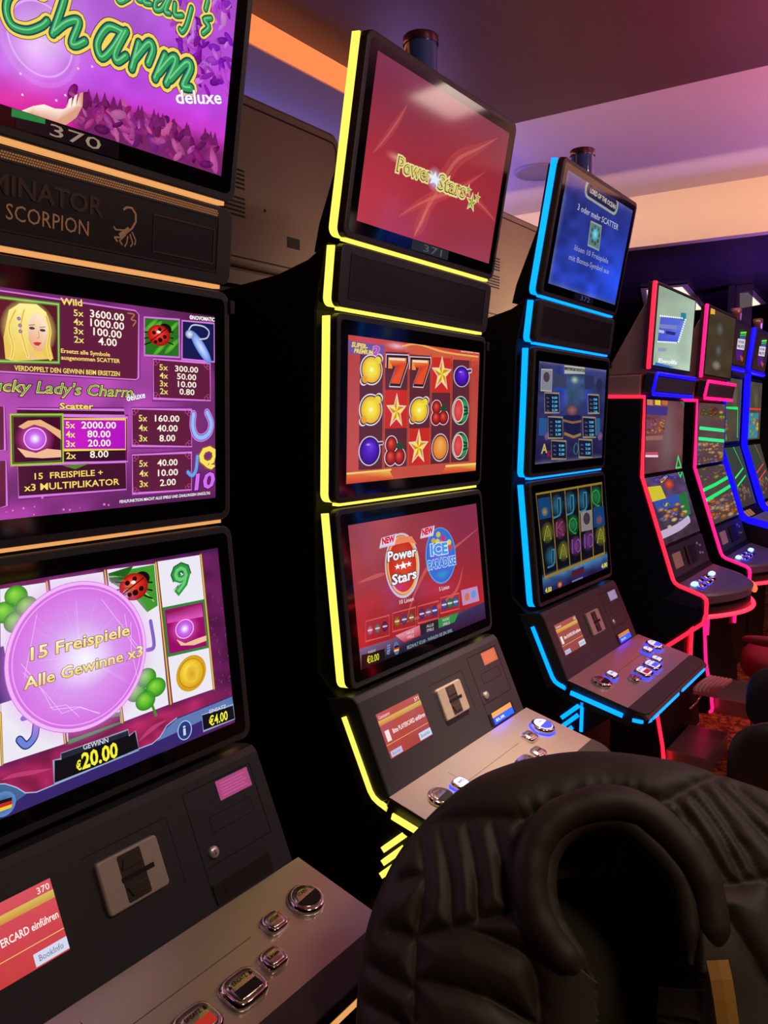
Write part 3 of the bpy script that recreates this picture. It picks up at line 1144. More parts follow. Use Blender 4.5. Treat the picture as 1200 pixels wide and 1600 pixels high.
def m1_top(S):
    def f(X, Y, u, v):
        n = vnoise(X, Y, 26, 3)
        c = mixc((176, 92, 214), (196, 70, 226), np.clip((Y-20)/150, 0, 1))
        hot = np.clip((Y-(105+0.22*X))/46, 0, 1)*np.clip(1.6-X/300, 0, 1)
        c = mixc(c, (214, 34, 158), hot) if False else c*(1-hot[:, None])+np.array((214, 34, 158))*hot[:, None]
        right = np.clip((X-235)/90, 0, 1)*np.clip((150-Y)/120, 0, 1)
        c = c*(1-0.5*right[:, None])+np.array((170, 60, 190))*0.5*right[:, None]
        leaf = np.clip((Y-(140+0.36*(X-130)))/28, 0, 1)*np.clip((X-105)/25, 0, 1)
        c = c*(1-leaf[:, None])+np.array((118, 38, 100))*leaf[:, None]
        g = gauss(X, Y, 62, 62, 60, 62)[:, None]
        c = c*(1-0.85*g)+np.array((246, 214, 255))*0.85*g
        return c*(0.94+0.12*n[:, None])
    S.bg(f, 96, 56)
    rg = random.Random(7)
    S.ring((62, 62), 56, 58, 3.0, (235, 190, 250, 0.6), L=1, n=60)
    S.ring((62, 62), 70, 74, 8.0, (225, 150, 245, 0.25), L=1, n=60)
    for k in range(14):
        a = rg.uniform(0, 6.28)
        S.line([(62, 62), (62+30*math.cos(a), 62+32*math.sin(a))], 1.2, (255, 240, 255, 0.6), L=2, taper=True)
    petals(S, rg, 120, (262, 0, 358, 150), (5, 14), [(150, 40, 190), (196, 84, 214), (214, 130, 226), (128, 30, 160), (176, 70, 196)], 1, lambda x, y: x > 262+y*0.25)
    petals(S, rg, 300, (108, 140, 350, 275), (6, 15), [(150, 46, 122), (178, 74, 148), (112, 32, 98), (196, 96, 166), (138, 40, 128)], 1, lambda x, y: y > 146+0.36*(x-128))
    for k in range(18):
        x = rg.uniform(128, 340)
        y = 146+0.36*(x-128)
        S.poly([(x-6, y+9), (x+1, y-rg.uniform(6, 16)), (x+6, y+10)], (112, 30, 96), L=3)
    hand(S, Z1(95, 522, 150, 500, 200, 492, 250, 512, 290, 515, 303, 510, 318, 468, 332, 460, 328, 500, 345, 452, 357, 445, 349, 496, 369, 440, 384, 436, 381, 500, 352, 556, 302, 592, 255, 580, 200, 560, 140, 543), 5)
    for a, c in (((306, 508), (316, 478)), ((328, 505), (338, 468)), ((352, 500), (362, 458))):
        S.line(Z1(*a, *c), 0.8, (214, 140, 120), L=6)
    # upper word, cut by the picture's edge
    letter(S, [Z1(560, -60, 545, -10, 560, 10, 600, -10), Z1(655, 5, 640, -5, 650, -40, 680, -40), Z1(690, -40, 670, 10, 700, 20),
               Z1(745, -5, 725, 10, 722, 45, 750, 45, 775, 5), Z1(800, -30, 770, 50, 790, 65),
               Z1(815, 20, 815, 70, 850, 75), Z1(893, 40, 870, 120, 850, 150, 840, 140), Z1(970, 5, 960, 45), Z1(985, 88, 955, 95, 975, 130, 948, 158)], 6, 0.72)
    for st in ([Z1(190, -30, 110, -60, 40, -20, 22, 50, 50, 120, 120, 145, 185, 125, 215, 100)], [Z1(300, -30, 285, 30, 240, 160), Z1(250, 150, 300, 110, 350, 95, 362, 115, 330, 200, 350, 215, 392, 195)],
               [Z1(565, 150, 500, 130, 450, 205, 470, 272, 520, 230, 570, 150), Z1(585, 150, 535, 250, 545, 290, 585, 265)], [Z1(645, 205, 612, 325), Z1(625, 280, 690, 205, 712, 235, 690, 300)],
               [Z1(768, 262, 722, 372), Z1(738, 345, 800, 275, 820, 295, 775, 395), Z1(795, 375, 868, 300, 890, 325, 855, 405, 890, 418)]):
        letter(S, st, 6, 1.12)
    S.text('deluxe', *Z1(822, 490, 1034, 492), 20, (250, 245, 255), bold=0.02, outline=(150, 90, 180), ow=0.03, L=13)
    S.text('TM', *Z1(945, 310, 985, 318), 6, (150, 140, 160), L=7)
    for x, y in ((30, 116), (100, 150), (142, 105), (33, 149), (120, 108), (86, 158)):
        S.star((x, y), 2.6, (255, 230, 255), L=5)


def m1_mid(S):
    def f(X, Y, u, v):
        n = vnoise(X+0.6*Y, Y, 40, 5)
        c = mixc((92, 32, 84), (176, 74, 176), gauss(X, Y, 90, 640, 230, 130)*1.25)
        c = c*(1-0.75*np.clip((X-235)/110, 0, 1)[:, None]*np.clip((560-Y)/100+0.25, 0.2, 1)[:, None])+np.array((70, 26, 62))*(0.75*np.clip((X-235)/110, 0, 1)*np.clip((560-Y)/100+0.25, 0.2, 1))[:, None]
        bot = np.clip((Y-770)/36, 0, 1)[:, None]
        c = c*(1-bot*0.6)+np.array((196, 70, 190))*bot*0.6*(1-np.clip(X/420, 0, 1))[:, None]
        return c*(0.8+0.4*n[:, None])
    S.bg(f, 90, 54)
    PK, FILL = (214, 122, 222), (98, 30, 62)

    def pbox(P, fill=FILL, L=2):
        S.line(P, 4.2, (120, 40, 120), L=L-1, closed=True)
        S.box(P, fill, PK, 1.7, L=L)
    pbox(Z2(-700, 60, 0, 160, 625, 250, 642, 268, 642, 570, 630, 578, 0, 540, -700, 505))
    # portrait of a blonde woman in a green frame
    S.box(Z2(-30, 188, 262, 222, 265, 497, -30, 490), (92, 24, 40), (86, 150, 62), 4.5, L=4)
    S.line(Z2(-30, 188, 262, 222, 265, 497, -30, 490), 1.0, (200, 226, 120), L=6, closed=True)
    S.ell(*Z2(125, 340), 45, 48, (255, 250, 190, 1), (245, 220, 110, 0.0), mid=(250, 232, 140, .9), L=6)
    S.poly(Z2(30, 250, 80, 218, 160, 222, 205, 260, 222, 330, 225, 420, 240, 480, 60, 490, 15, 480, 5, 380), [(255, 240, 150)]*4+[(236, 200, 92)]*6, L=7)
    S.poly(Z2(118, 300, 150, 262, 195, 278, 212, 330, 206, 400, 182, 445, 150, 440, 122, 390), [(255, 226, 196)]*4+[(236, 176, 140)]*4, L=8)
    S.poly(Z2(128, 440, 182, 440, 205, 482, 100, 486), (236, 186, 150), L=7)
    for x, y in ((138, 335), (188, 345)):
        S.ell(*Z2(x, y), 4.6, 2.2, (70, 60, 70), L=9)
        S.line(Z2(x-14, y-14, x+12, y-16), 1.2, (150, 100, 60), L=9)
    S.line(Z2(168, 350, 172, 378, 162, 384), 0.9, (206, 136, 106), L=9)
    S.poly(Z2(142, 404, 160, 400, 184, 403, 170, 418, 155, 416), (206, 52, 52), L=9)
    for q in (Z2(100, 250, 85, 330, 100, 400, 120, 470), Z2(60, 250, 30, 330, 50, 420, 40, 480), Z2(205, 280, 222, 350, 212, 420, 225, 480)):
        S.line(q, 5, (252, 226, 120), L=9, smooth=True)
        S.line(q, 1.2, (206, 150, 60), L=10, smooth=True)
    for q in Z2(82, 322, 84, 350, 76, 290):
        S.ell(q, 3, 3, (190, 160, 220), (110, 60, 150), L=10)
    S.text('Wild', *Z2(275, 222, 373, 230), 10.0, GOLD, bold=0.03, outline=(60, 20, 20), ow=0.03, L=6)
    yy = [(335, 276, 380, 280, 412, 281, 572, 300, '5x', '3600.00'), (335, 318, 380, 322, 414, 323, 572, 342, '4x', '1000.00'),
          (336, 360, 381, 364, 428, 366, 560, 382, '3x', '100.00'), (338, 402, 383, 405, 452, 412, 538, 420, '2x', '4.00')]
    for a, b_, c, d, e, f_, g, h, s1, s2 in yy:
        S.text(s1, *Z2(a, b_, c, d), 10, (240, 226, 120), bold=0.012, L=5)
        S.text(s2, *Z2(e, f_, g, h), 11.5, CREAMT, bold=0.015, L=5)
    S.text('Ersetzt alle Symbole', *Z2(276, 450, 506, 468), 6.4, GOLD, bold=0.02, L=5)
    S.text('ausgenommen SCATTER', *Z2(277, 482, 553, 499), 6.4, GOLD, bold=0.02, L=5)
    S.text('VERDOPPELT DEN GEWINN BEIM ERSETZEN', *Z2(58, 534, 553, 561), 7.6, GOLD, bold=0.02, L=5)
    S.line(Z2(590, 262, 620, 270, 606, 292, 628, 300, 615, 322), 2, (170, 110, 70), L=5, smooth=True)
    # ladybird and rabbit foot tiles
    S.box(Z2(668, 281, 834, 292, 836, 472, 670, 462), (40, 112, 30), (214, 122, 222), 2, L=3)
    for x, y, r in ((700, 320, 14), (800, 420, 15), (740, 435, 13), (722, 330, 14), (805, 330, 12)):
        S.ell(*Z2(x, y), r, r*.3, (110, 190, 60), (60, 150, 40), rot=0.7, L=4)
    ladybug(S, Z2(738, 368)[0], 18, 5)
    S.box(Z2(848, 297, 1001, 310, 1003, 493, 848, 480), (24, 26, 78), (214, 122, 222), 2, L=3)
    S.ell(*Z2(938, 425), 24, 9.5, (214, 228, 255), (90, 120, 214), rot=-0.86, L=5, mid=(160, 186, 250))
    S.ell(*Z2(884, 362), 7, 7, (240, 244, 255), (110, 130, 180), L=6)
    S.line(Z2(880, 340, 900, 318, 950, 325, 976, 350, 965, 380, 930, 385), 2, (190, 200, 226), L=6, smooth=True)
    S.text('©NOVOMATIC', *Z2(884, 290, 1002, 301), 6, WHITE, bold=0.03, L=4)

    def pays(P, rows, h):
        pbox(P)
        x0, y0 = P[0]
        for (s1, a, s2, b_) in rows:
            S.text(s1, *a, h, (240, 226, 120), bold=0.012, L=5)
            S.text(s2, *b_, h, CREAMT, bold=0.015, L=5)
        for (i, sx, sy) in ((0, 1, 1), (1, -1, 1), (2, -1, -1), (3, 1, -1)):
            x, y = P[i]
            for q in (3.5, 7):
                S.ring((x+sx*q, y+sy*(10.5-q)), 3.2, 3.2, 1, (176, 70, 130), L=4, n=14)
    pays(Z2(712, 480, 983, 500, 986, 678, 714, 668), [('5x', Z2(742, 532, 780, 534), '300.00', Z2(816, 538, 925, 545)), ('4x', Z2(743, 571, 781, 573), '50.00', Z2(826, 575, 916, 581)),
                                                       ('3x', Z2(744, 609, 781, 611), '10.00', Z2(830, 612, 917, 617)), ('2x', Z2(745, 646, 782, 648), '0.80', Z2(838, 648, 908, 652))], 9)
    pays(Z2(612, 716, 895, 722, 898, 898, 614, 893), [('5x', Z2(645, 776, 684, 776), '160.00', Z2(722, 777, 837, 779)), ('4x', Z2(646, 822, 686, 822), '40.00', Z2(732, 824, 829, 825)),
                                                       ('3x', Z2(647, 872, 686, 871), '8.00', Z2(744, 872, 818, 871))], 10)
    pays(Z2(615, 937, 897, 926, 898, 1104, 618, 1121), [('5x', Z2(649, 993, 688, 991), '40.00', Z2(735, 990, 830, 986)), ('4x', Z2(650, 1040, 690, 1038), '10.00', Z2(738, 1038, 832, 1033)),
                                                         ('3x', Z2(651, 1090, 690, 1087), '2.00', Z2(748, 1085, 822, 1080))], 10)
    for P in (Z2(905, 742, 902, 800, 918, 845, 948, 855, 980, 832, 990, 785, 970, 735),):
        S.line(P, 11, (240, 140, 240, 0.8), L=3, smooth=True)
        S.line(P, 8, (60, 90, 170), L=4, smooth=True)
        S.line(P, 6, (150, 190, 246), L=5, smooth=True)
    S.text('Q', *Z2(932, 980, 1006, 985), 27, (246, 226, 96), bold=0.05, shear=0.15, outline=(150, 90, 40), L=5)
    S.line(Z2(925, 945, 918, 1010, 900, 1035, 880, 1020), 7, (60, 90, 160), L=5, smooth=True)
    S.line(Z2(925, 945, 918, 1010, 900, 1035, 880, 1020), 5, (110, 160, 226), L=6, smooth=True)
    S.text('10', *Z2(915, 1104, 1002, 1092), 24, (214, 110, 236), bold=0.03, shear=0.2, outline=(90, 20, 110), L=5)
    # title
    S.text('Lucky Lady\'s Charm', *Z2(-95, 628, 610, 662), 19, (246, 220, 110), bold=0.02, shear=0.25, outline=(60, 30, 50), ow=0.05, L=4)
    S.text('Lucky Lady\'s Charm', *Z2(-93, 626, 608, 660), 18, (54, 150, 84), bold=-0.012, shear=0.25, L=6)
    S.text('deluxe', *Z2(588, 680, 674, 664), 10, WHITE, bold=0.02, outline=(120, 60, 140), L=8)
    S.text('Scatter', *Z2(272, 716, 428, 718), 9, GOLD, bold=0.03, outline=(60, 20, 40), L=6)
    pbox(Z2(70, 716, 575, 722, 580, 748, 70, 744), (70, 18, 50), L=2)
    pbox(Z2(60, 745, 592, 758, 594, 968, 60, 975), (120, 30, 90), L=2)
    pbox(Z2(75, 985, 585, 968, 588, 1100, 80, 1135), (70, 20, 48), L=2)
    S.box(Z2(288, 764, 582, 766, 583, 910, 289, 912), (196, 30, 196), (236, 214, 74), 1.8, L=4)
    S.poly(Z2(400, 768, 580, 768, 581, 908, 400, 908), (176, 20, 190), L=4)
    S.poly(Z2(290, 916, 582, 912, 583, 962, 290, 968), (60, 16, 46), L=4)
    for s1, a, s2, b_ in (('5x', Z2(300, 808, 342, 808), '2000.00', Z2(374, 809, 536, 810)), ('4x', Z2(301, 852, 343, 852), '80.00', Z2(402, 851, 510, 852)),
                          ('3x', Z2(302, 897, 344, 896), '20.00', Z2(405, 895, 511, 894)), ('2x', Z2(303, 954, 347, 953), '8.00', Z2(415, 949, 501, 946))):
        S.text(s1, *a, 10, (244, 230, 120), bold=0.012, L=6)
        S.text(s2, *b_, 10.5, CREAMT, bold=0.015, L=6)
    S.box(Z2(40, 743, 284, 743, 288, 972, 45, 983), (70, 10, 40), (170, 196, 60), 2.6, L=5)
    S.line(Z2(50, 752, 275, 752, 278, 962, 55, 973), 1.4, (60, 120, 60), L=7, closed=True)
    orb(S, Z2(155, 858)[0], 18, 7)
    S.poly(Z2(75, 800, 120, 772, 180, 768, 275, 820, 277, 862, 225, 822, 200, 805, 150, 790, 100, 812), (236, 178, 130), L=11)
    S.poly(Z2(70, 900, 110, 912, 160, 925, 210, 905, 277, 912, 278, 945, 190, 950, 110, 945), (240, 190, 150), L=11)
    S.poly(Z2(285, 985, 415, 975, 345, 1003), (90, 130, 50), L=5)
    S.text('15  FREISPIELE +', *Z2(155, 1050, 475, 1032), 9.5, GOLD, bold=0.015, outline=(40, 10, 20), ow=0.03, L=5)
    S.text('x3 MULTIPLIKATOR', *Z2(107, 1106, 553, 1077), 10.5, GOLD, bold=0.015, outline=(40, 10, 20), ow=0.03, L=5)
    S.text('FEHLFUNKTION MACHT ALLE SPIELE UND ZAHLUNGEN UNGÜLTIG', *Z2(557, 1166, 987, 1126), 4.6, WHITE, bold=0.015, L=4)
    for P in (Z2(-30, 700, 10, 705, 15, 910, -30, 915), Z2(-30, 960, 20, 960, 25, 1175, -30, 1190)):
        pbox(P)
    rg = random.Random(3)
    for k in range(12):
        S.star((rg.uniform(5, 200), rg.uniform(778, 806)), rg.uniform(1, 3), (230, 130, 226), L=2)


def clover(S, c, r, L):
    x, y = c
    for k, (dx, dy) in enumerate(((-.55, .1), (.5, -.15), (0, -.65), (-.05, .55))):
        S.ell((x+dx*r, y+dy*r), r*.55, r*.5, (150, 220, 70), (40, 130, 30), L=L+k % 2, mid=(100, 190, 50), off=(-.2, .3))
    S.line([(x, y), (x+r*.5, y+r*1.3)], r*.14, (60, 140, 40), L=L)


def m1_low(S):
    def f(X, Y, u, v):
        n = vnoise(X, Y, 18, 9)
        line = 1205-0.40*X
        c = mixc((120, 34, 92), (96, 28, 84), n)
        top = np.clip((912-0.13*X-Y)/12, 0, 1)[:, None]
        c = c*(1-top)+np.array((38, 22, 62))*top
        red = np.clip((Y-(1200-0.36*X))/10, 0, 1)[:, None]
        low = np.clip((Y-(1262-0.37*X))/4, 0, 1)[:, None]
        c = c*(1-red)+np.array((158, 36, 86))*red
        c = c*(1-low)+np.array((50, 36, 100))*low
        rr = np.clip((X-300)/50, 0, 1)[:, None]
        c = c*(1-0.6*rr)+np.array((88, 26, 78))*0.6*rr
        return c*(0.75+0.5*n[:, None])
    S.bg(f, 80, 48)
    rg = random.Random(11)
    for k in range(40):
        x = rg.uniform(330, 362)
        S.ell((x, rg.uniform(930, 1090)), rg.uniform(1, 3), 1, (150, 60, 120), (110, 40, 90), rot=rg.uniform(0, 3), L=1, n=8)
    # reel fields
    WH = (236, 232, 244)
    reels = [Z3(-420, 445, -235, 405, -215, 1190, -400, 1240), Z3(-215, 395, -5, 350, 5, 1135, -200, 1190), Z3(0, 345, 205, 315, 285, 1040, 5, 1130), Z3(222, 305, 462, 268, 545, 945, 300, 1030), Z3(480, 258, 695, 232, 755, 865, 555, 940), Z3(708, 222, 900, 192, 960, 795, 775, 858)]
    for P in reels:
        S.poly(P, WH, L=2)
    for P in (Z3(209, 312, 290, 1035), Z3(470, 262, 548, 945), Z3(700, 228, 765, 862), Z3(903, 192, 960, 795), Z3(0, 900, 8, 1130)):
        S.line(P, 4.2, (150, 92, 24), L=3)
        S.line(P, 1.6, (240, 206, 96), L=4)
    # symbols
    clover(S, Z3(72, 440)[0], 34, 4)
    clover(S, Z3(655, 800)[0], 30, 4)
    S.poly(Z3(485, 275, 692, 235, 708, 420, 660, 450, 600, 380, 490, 310), (66, 150, 46), L=3)
    S.poly(Z3(485, 275, 600, 240, 560, 300, 500, 320), (36, 96, 30), L=4)
    S.line(Z3(490, 290, 580, 300, 690, 400), 2, (150, 210, 110), L=4, smooth=True)
    ladybug(S, Z3(600, 335)[0], 23, 5)
    S.text('9', *Z3(778, 368, 846, 355), 42, (40, 150, 60), bold=0.05, shear=0.12, outline=(20, 80, 40), ow=0.03, L=4)
    S.text('9', *Z3(780, 366, 842, 354), 40, (110, 200, 120), bold=0.0, shear=0.12, L=6)
    S.box(Z3(733, 434, 915, 398, 932, 606, 755, 645), (150, 16, 100), (50, 130, 60), 3.4, L=4)
    S.poly(Z3(745, 450, 905, 412, 912, 470, 750, 500), [(120, 10, 70), (170, 30, 110), (230, 90, 190), (220, 70, 180)], L=5)
    orb(S, Z3(828, 525)[0], 15, 6)
    S.poly(Z3(790, 572, 830, 590, 880, 570, 925, 555, 926, 578, 870, 598, 810, 600), (240, 190, 160), L=10)
    S.ell(*Z3(858, 724), 25, 27, (252, 226, 90), (206, 150, 24), rot=0.3, L=4, mid=(240, 200, 50), off=(-.2, .3))
    S.ring(Z3(858, 724)[0], 21, 23, 1.6, (190, 130, 20), L=5)
    S.ell(*Z3(860, 728), 10, 14, (216, 160, 34), (240, 200, 60), L=5)
    # lower symbols half behind the ball
    S.line(Z3(165, 905, 160, 960, 150, 1010, 115, 1045, 85, 1020), 13, (40, 40, 120), L=4, smooth=True)
    S.line(Z3(165, 905, 160, 960, 150, 1010, 115, 1045, 85, 1020), 9, (110, 130, 214), L=5, smooth=True)
    S.line(Z3(100, 925, 165, 905), 8, (90, 100, 190), L=5)
    S.poly(Z3(-20, 610, 15, 600, 60, 840, -20, 865), (34, 30, 110), L=3)
    S.line(Z3(675, 490, 690, 600, 660, 620), 6, (120, 90, 190), L=4, smooth=True)
    S.box(Z3(300, 955, 535, 905, 538, 945, 305, 1032), (120, 16, 60), (60, 140, 60), 3, L=4)
    # the glowing ball
    c = Z3(360, 645)[0]
    S.ell(c, 134, 136, (232, 150, 236, 1), (226, 130, 228, 0.0), mid=(232, 140, 234, 1.0), L=7, n=64)
    S.ell(c, 114, 116, (236, 226, 255), (214, 104, 226), mid=(218, 150, 238), L=8, n=64)
    S.ell((c[0]+8, c[1]+6), 52, 46, (250, 248, 255, 1), (228, 190, 250, 0.0), L=9, n=40)
    S.ring(c, 113, 115, 5, (244, 196, 250, 0.8), L=9, n=70)
    S.ring(c, 104, 106, 2, (240, 190, 250, 0.6), L=9, n=70)
    for k in range(22):
        a = rg.uniform(0, 6.28)
        r1 = rg.uniform(55, 100)
        S.line([c, (c[0]+r1*math.cos(a), c[1]+r1*math.sin(a))], 2.0, (255, 240, 255, 0.6), L=10, taper=True)
    for k in range(9):
        a = rg.uniform(0, 6.28)
        b_ = a+rg.uniform(.5, 1.2)
        S.line([(c[0]+95*math.cos(a), c[1]+95*math.sin(a)), (c[0]+80*math.cos((a+b_)/2), c[1]+80*math.sin((a+b_)/2)), (c[0]+95*math.cos(b_), c[1]+95*math.sin(b_))], 0.8, (250, 220, 255, 0.7), L=10)
    S.text('15 Freispiele', *Z3(136, 664, 578, 552), 19, (246, 214, 120), bold=0.022, shear=0.12, outline=(100, 60, 60), ow=0.028, L=12, col2=(255, 244, 190))
    S.text('Alle Gewinne x3', *Z3(106, 796, 636, 645), 18, (240, 208, 116), bold=0.022, shear=0.12, outline=(100, 60, 60), ow=0.028, L=12, col2=(255, 244, 190))
    # lower bar
    bar = Z3(-900, 1520, -900, 1290, -200, 1225, 20, 1216, 70, 1232, 110, 1257, 160, 1254, 380, 1165, 620, 1062, 680, 1040, 715, 1010, 745, 960, 790, 925, 1040, 825, 1062, 930, 30, 1372)
    S.poly(bar, (56, 38, 108), L=6)
    S.poly(Z3(700, 1030, 740, 975, 790, 930, 1040, 830, 1050, 870, 800, 985), (96, 120, 176), L=7)
    S.poly(Z3(-60, 1230, 20, 1218, 70, 1234, 115, 1262, 60, 1300, -60, 1340), (70, 100, 150), L=7)
    S.line(bar[2:13], 1.4, (176, 196, 232), L=8)
    for P in (Z3(5, 1200, 60, 1180, 150, 1165, 230, 1150), Z3(620, 1030, 660, 990, 700, 960, 745, 935)):
        S.line(P, 7, (206, 70, 126, 0.6), L=3, smooth=True, taper=True)
    S.box(Z3(237, 1112, 270, 1106, 270, 1082, 572, 978, 576, 1004, 604, 982, 620, 1068, 240, 1218), (14, 14, 20), (150, 170, 206), 1.4, L=8)
    S.poly(Z3(270, 1082, 572, 978, 574, 1000, 272, 1108), (36, 40, 52), L=9)
    S.text('GEWINN', *Z3(370, 1066, 482, 1032), 7.5, (220, 224, 236), bold=0.01, L=10)
    S.text('€', *Z3(342, 1160, 362, 1152), 14, (246, 240, 60), bold=0.03, L=10)
    S.text('20.00', *Z3(367, 1151, 524, 1096), 23, (246, 240, 60), bold=0.03, L=10)
    S.ell(*Z3(826, 980), 11.5, 14.5, (28, 40, 96), (44, 60, 130), L=9)
    S.ring(Z3(826, 980)[0], 12, 15, 1.4, (170, 200, 240), L=10)
    S.text('i', *Z3(821, 1003, 830, 1000), 15, (206, 216, 246), bold=0.02, L=11)
    S.box(Z3(903, 912, 1044, 866, 1052, 930, 910, 985), (18, 18, 28), (150, 170, 206), 1.2, L=8)
    S.text('EINSATZ', *Z3(938, 905, 1012, 880), 5.4, (220, 224, 236), bold=0.01, L=10)
    S.text('€4.00', *Z3(938, 962, 1020, 932), 14, (246, 240, 60), bold=0.02, L=10)
    S.ell(*Z3(12, 1307), 21, 19, (40, 60, 120), (96, 140, 200), L=9)
    S.poly(Z3(-35, 1300, 50, 1275, 50, 1290, -35, 1316), (30, 20, 24), L=10)
    S.poly(Z3(-35, 1316, 50, 1290, 52, 1306, -35, 1334), (196, 40, 36), L=10)
    S.poly(Z3(-35, 1334, 52, 1306, 48, 1322, -30, 1350), (240, 200, 60), L=10)


def m2_top(S):
    def f(X, Y, u, v):
        c = mixc((116, 44, 72), (166, 44, 56), np.clip(v*1.5, 0, 1))  # reflective haze on the glass is mixed into the upper tone
        c = c*(1-0.35*gauss(u, v, 0.75, 0.45, 0.35, 0.35)[:, None])+np.array((192, 40, 44))*0.35*gauss(u, v, .75, .45, .35, .35)[:, None]
        c = c*(1-0.6*gauss(u, v, 0.9, 1.0, 0.5, 0.35)[:, None])+np.array((140, 66, 92))*0.6*gauss(u, v, .9, 1., .5, .35)[:, None]
        c = c*(1-0.5*gauss(u, v, 0.05, 0.95, 0.35, 0.3)[:, None])+np.array((186, 62, 84))*0.5*gauss(u, v, .05, .95, .35, .3)[:, None]
        return c*(0.95+0.1*vnoise(X, Y, 60, 2)[:, None])
    S.bg(f)
    for P, w_ in ((Z5(890, 690, 800, 740, 700, 790, 640, 870, 590, 960, 530, 1080, 480, 1180), 14), (Z5(400, 1080, 480, 1030, 560, 990, 640, 960, 720, 930, 830, 860), 9),
                  (Z5(560, 1000, 700, 960, 800, 1010, 890, 1110), 6), (Z5(270, 760, 330, 690, 400, 590, 440, 520), 7), (Z5(560, 990, 520, 1100, 480, 1180), 14)):
        S.line(P, w_*1.6, (226, 96, 84, 0.16), L=1, smooth=True, taper=True)
        S.line(P, w_*0.4, (246, 166, 146, 0.16), L=2, smooth=True, taper=True)
    S.ell(*Z5(390, 785), 22, 10, (250, 190, 180, 0.5), (220, 80, 80, 0), L=2)
    S.text('Power', *Z5(390, 850, 558, 910), 23, (72, 44, 34), bold=0.03, shear=0.12, outline=(226, 216, 140), ow=0.09, L=3)
    S.text('Power', *Z5(392, 848, 558, 908), 22, (226, 206, 110), bold=0.0, shear=0.12, L=6)
    S.text('Stars', *Z5(594, 940, 728, 988), 23, (72, 44, 34), bold=0.03, shear=0.12, outline=(226, 216, 140), ow=0.09, L=3)
    S.text('Stars', *Z5(596, 938, 728, 986), 22, (226, 206, 110), bold=0.0, shear=0.12, L=6)
    S.ell(*Z5(580, 892), 14, 20, (210, 226, 255, 0.9), (200, 150, 180, 0), L=6)
    S.star(Z5(580, 892)[0], 12, (226, 236, 255), L=8)
    S.star(Z5(766, 1010)[0], 13, (196, 206, 96), (236, 230, 170), L=5, col2=(120, 130, 50), ax=.6)
    S.star(Z5(750, 948)[0], 8, (196, 206, 96), (236, 230, 170), L=5, col2=(120, 130, 50), ax=.6)
    S.star(Z5(796, 985)[0], 7, (196, 206, 96), (236, 230, 170), L=5, col2=(120, 130, 50), ax=.6)


def lemon(S, c, r, L):
    x, y = c
    for rr, col, e in ((1.16, (226, 214, 226), None), (1.06, (50, 34, 44), None), (0.97, (246, 228, 74), (230, 166, 48))):
        S.ell((x, y), r*rr*1.02, r*rr*1.42, col, e, L=L, off=(0.1, 0.2) if e else (0, 0), mid=(242, 220, 62) if e else None)
        S.ell((x+r*.72*rr, y-r*1.05*rr), r*.34*rr, r*.42*rr, col if not e else (232, 210, 60), L=L)
        S.ell((x-r*.72*rr, y+r*1.05*rr), r*.32*rr, r*.40*rr, col if not e else (226, 150, 46), L=L)
        L += 1
    S.ell((x, y), r*.3, r*.36, (255, 255, 250, .9), (250, 240, 150, 0), L=L)


def plum(S, c, r, L):
    x, y = c
    S.line([(x+r*.8, y-r*.7), (x+r*1.2, y-r*.75)], 5, (206, 190, 214), L=L)
    S.ell(c, r*1.04, r*1.42, (214, 196, 220), L=L)
    S.ell(c, r*.95, r*1.32, (40, 20, 60), L=L+1)
    S.line([(x+r*.8, y-r*.7), (x+r*1.2, y-r*.75)], 2.4, (60, 40, 60), L=L+1)
    S.ell(c, r*.87, r*1.22, (110, 60, 226), (50, 10, 130), L=L+2, mid=(82, 26, 190), off=(.1, .45))
    S.ell((x-r*.15, y-r*.6), r*.3, r*.16, (220, 200, 250, .8), (150, 110, 230, 0), L=L+3)


def cherries(S, c, r, L):
    x, y = c
    bl = ((x-r*.35, y-r*.62), (x-r*.42, y+r*.62), (x+r*.42, y+r*.55))
    for q in bl:
        S.ell(q, r*.62, r*.90, (220, 196, 210), L=L)
        S.ell(q, r*.54, r*.80, (50, 14, 20), L=L+1)
        S.ell(q, r*.48, r*.72, (226, 90, 70), (120, 16, 20), L=L+2, off=(-.2, .3), mid=(186, 44, 40))
    S.poly([(x, y-r*.5), (x+r*.45, y-r*1.0), (x+r*.6, y-r*.6), (x+r*.9, y-r*.7), (x+r*.7, y-r*.1), (x+r*.2, y-r*.2)], (40, 70, 50), L=L+3)


def melon(S, c, r, L):
    x, y = c
    S.ell(c, r*1.0, r*1.75, (206, 206, 206), L=L)
    S.ell(c, r*.92, r*1.63, (24, 60, 44), L=L+1)
    S.ell((x+r*.3, y), r*.6, r*1.45, (90, 190, 120), (20, 110, 60), L=L+2)
    for k in (-.5, 0, .5):
        S.line([(x+r*.25, y+k*r), (x+r*.55, y+k*r*.8), (x+r*.85, y+k*r*.6)], 2.4, (14, 70, 44), L=L+3)
    S.ell((x-r*.25, y), r*.62, r*1.42, (230, 230, 210), L=L+4)
    S.ell((x-r*.27, y), r*.54, r*1.30, (226, 90, 90), (206, 50, 62), L=L+5)


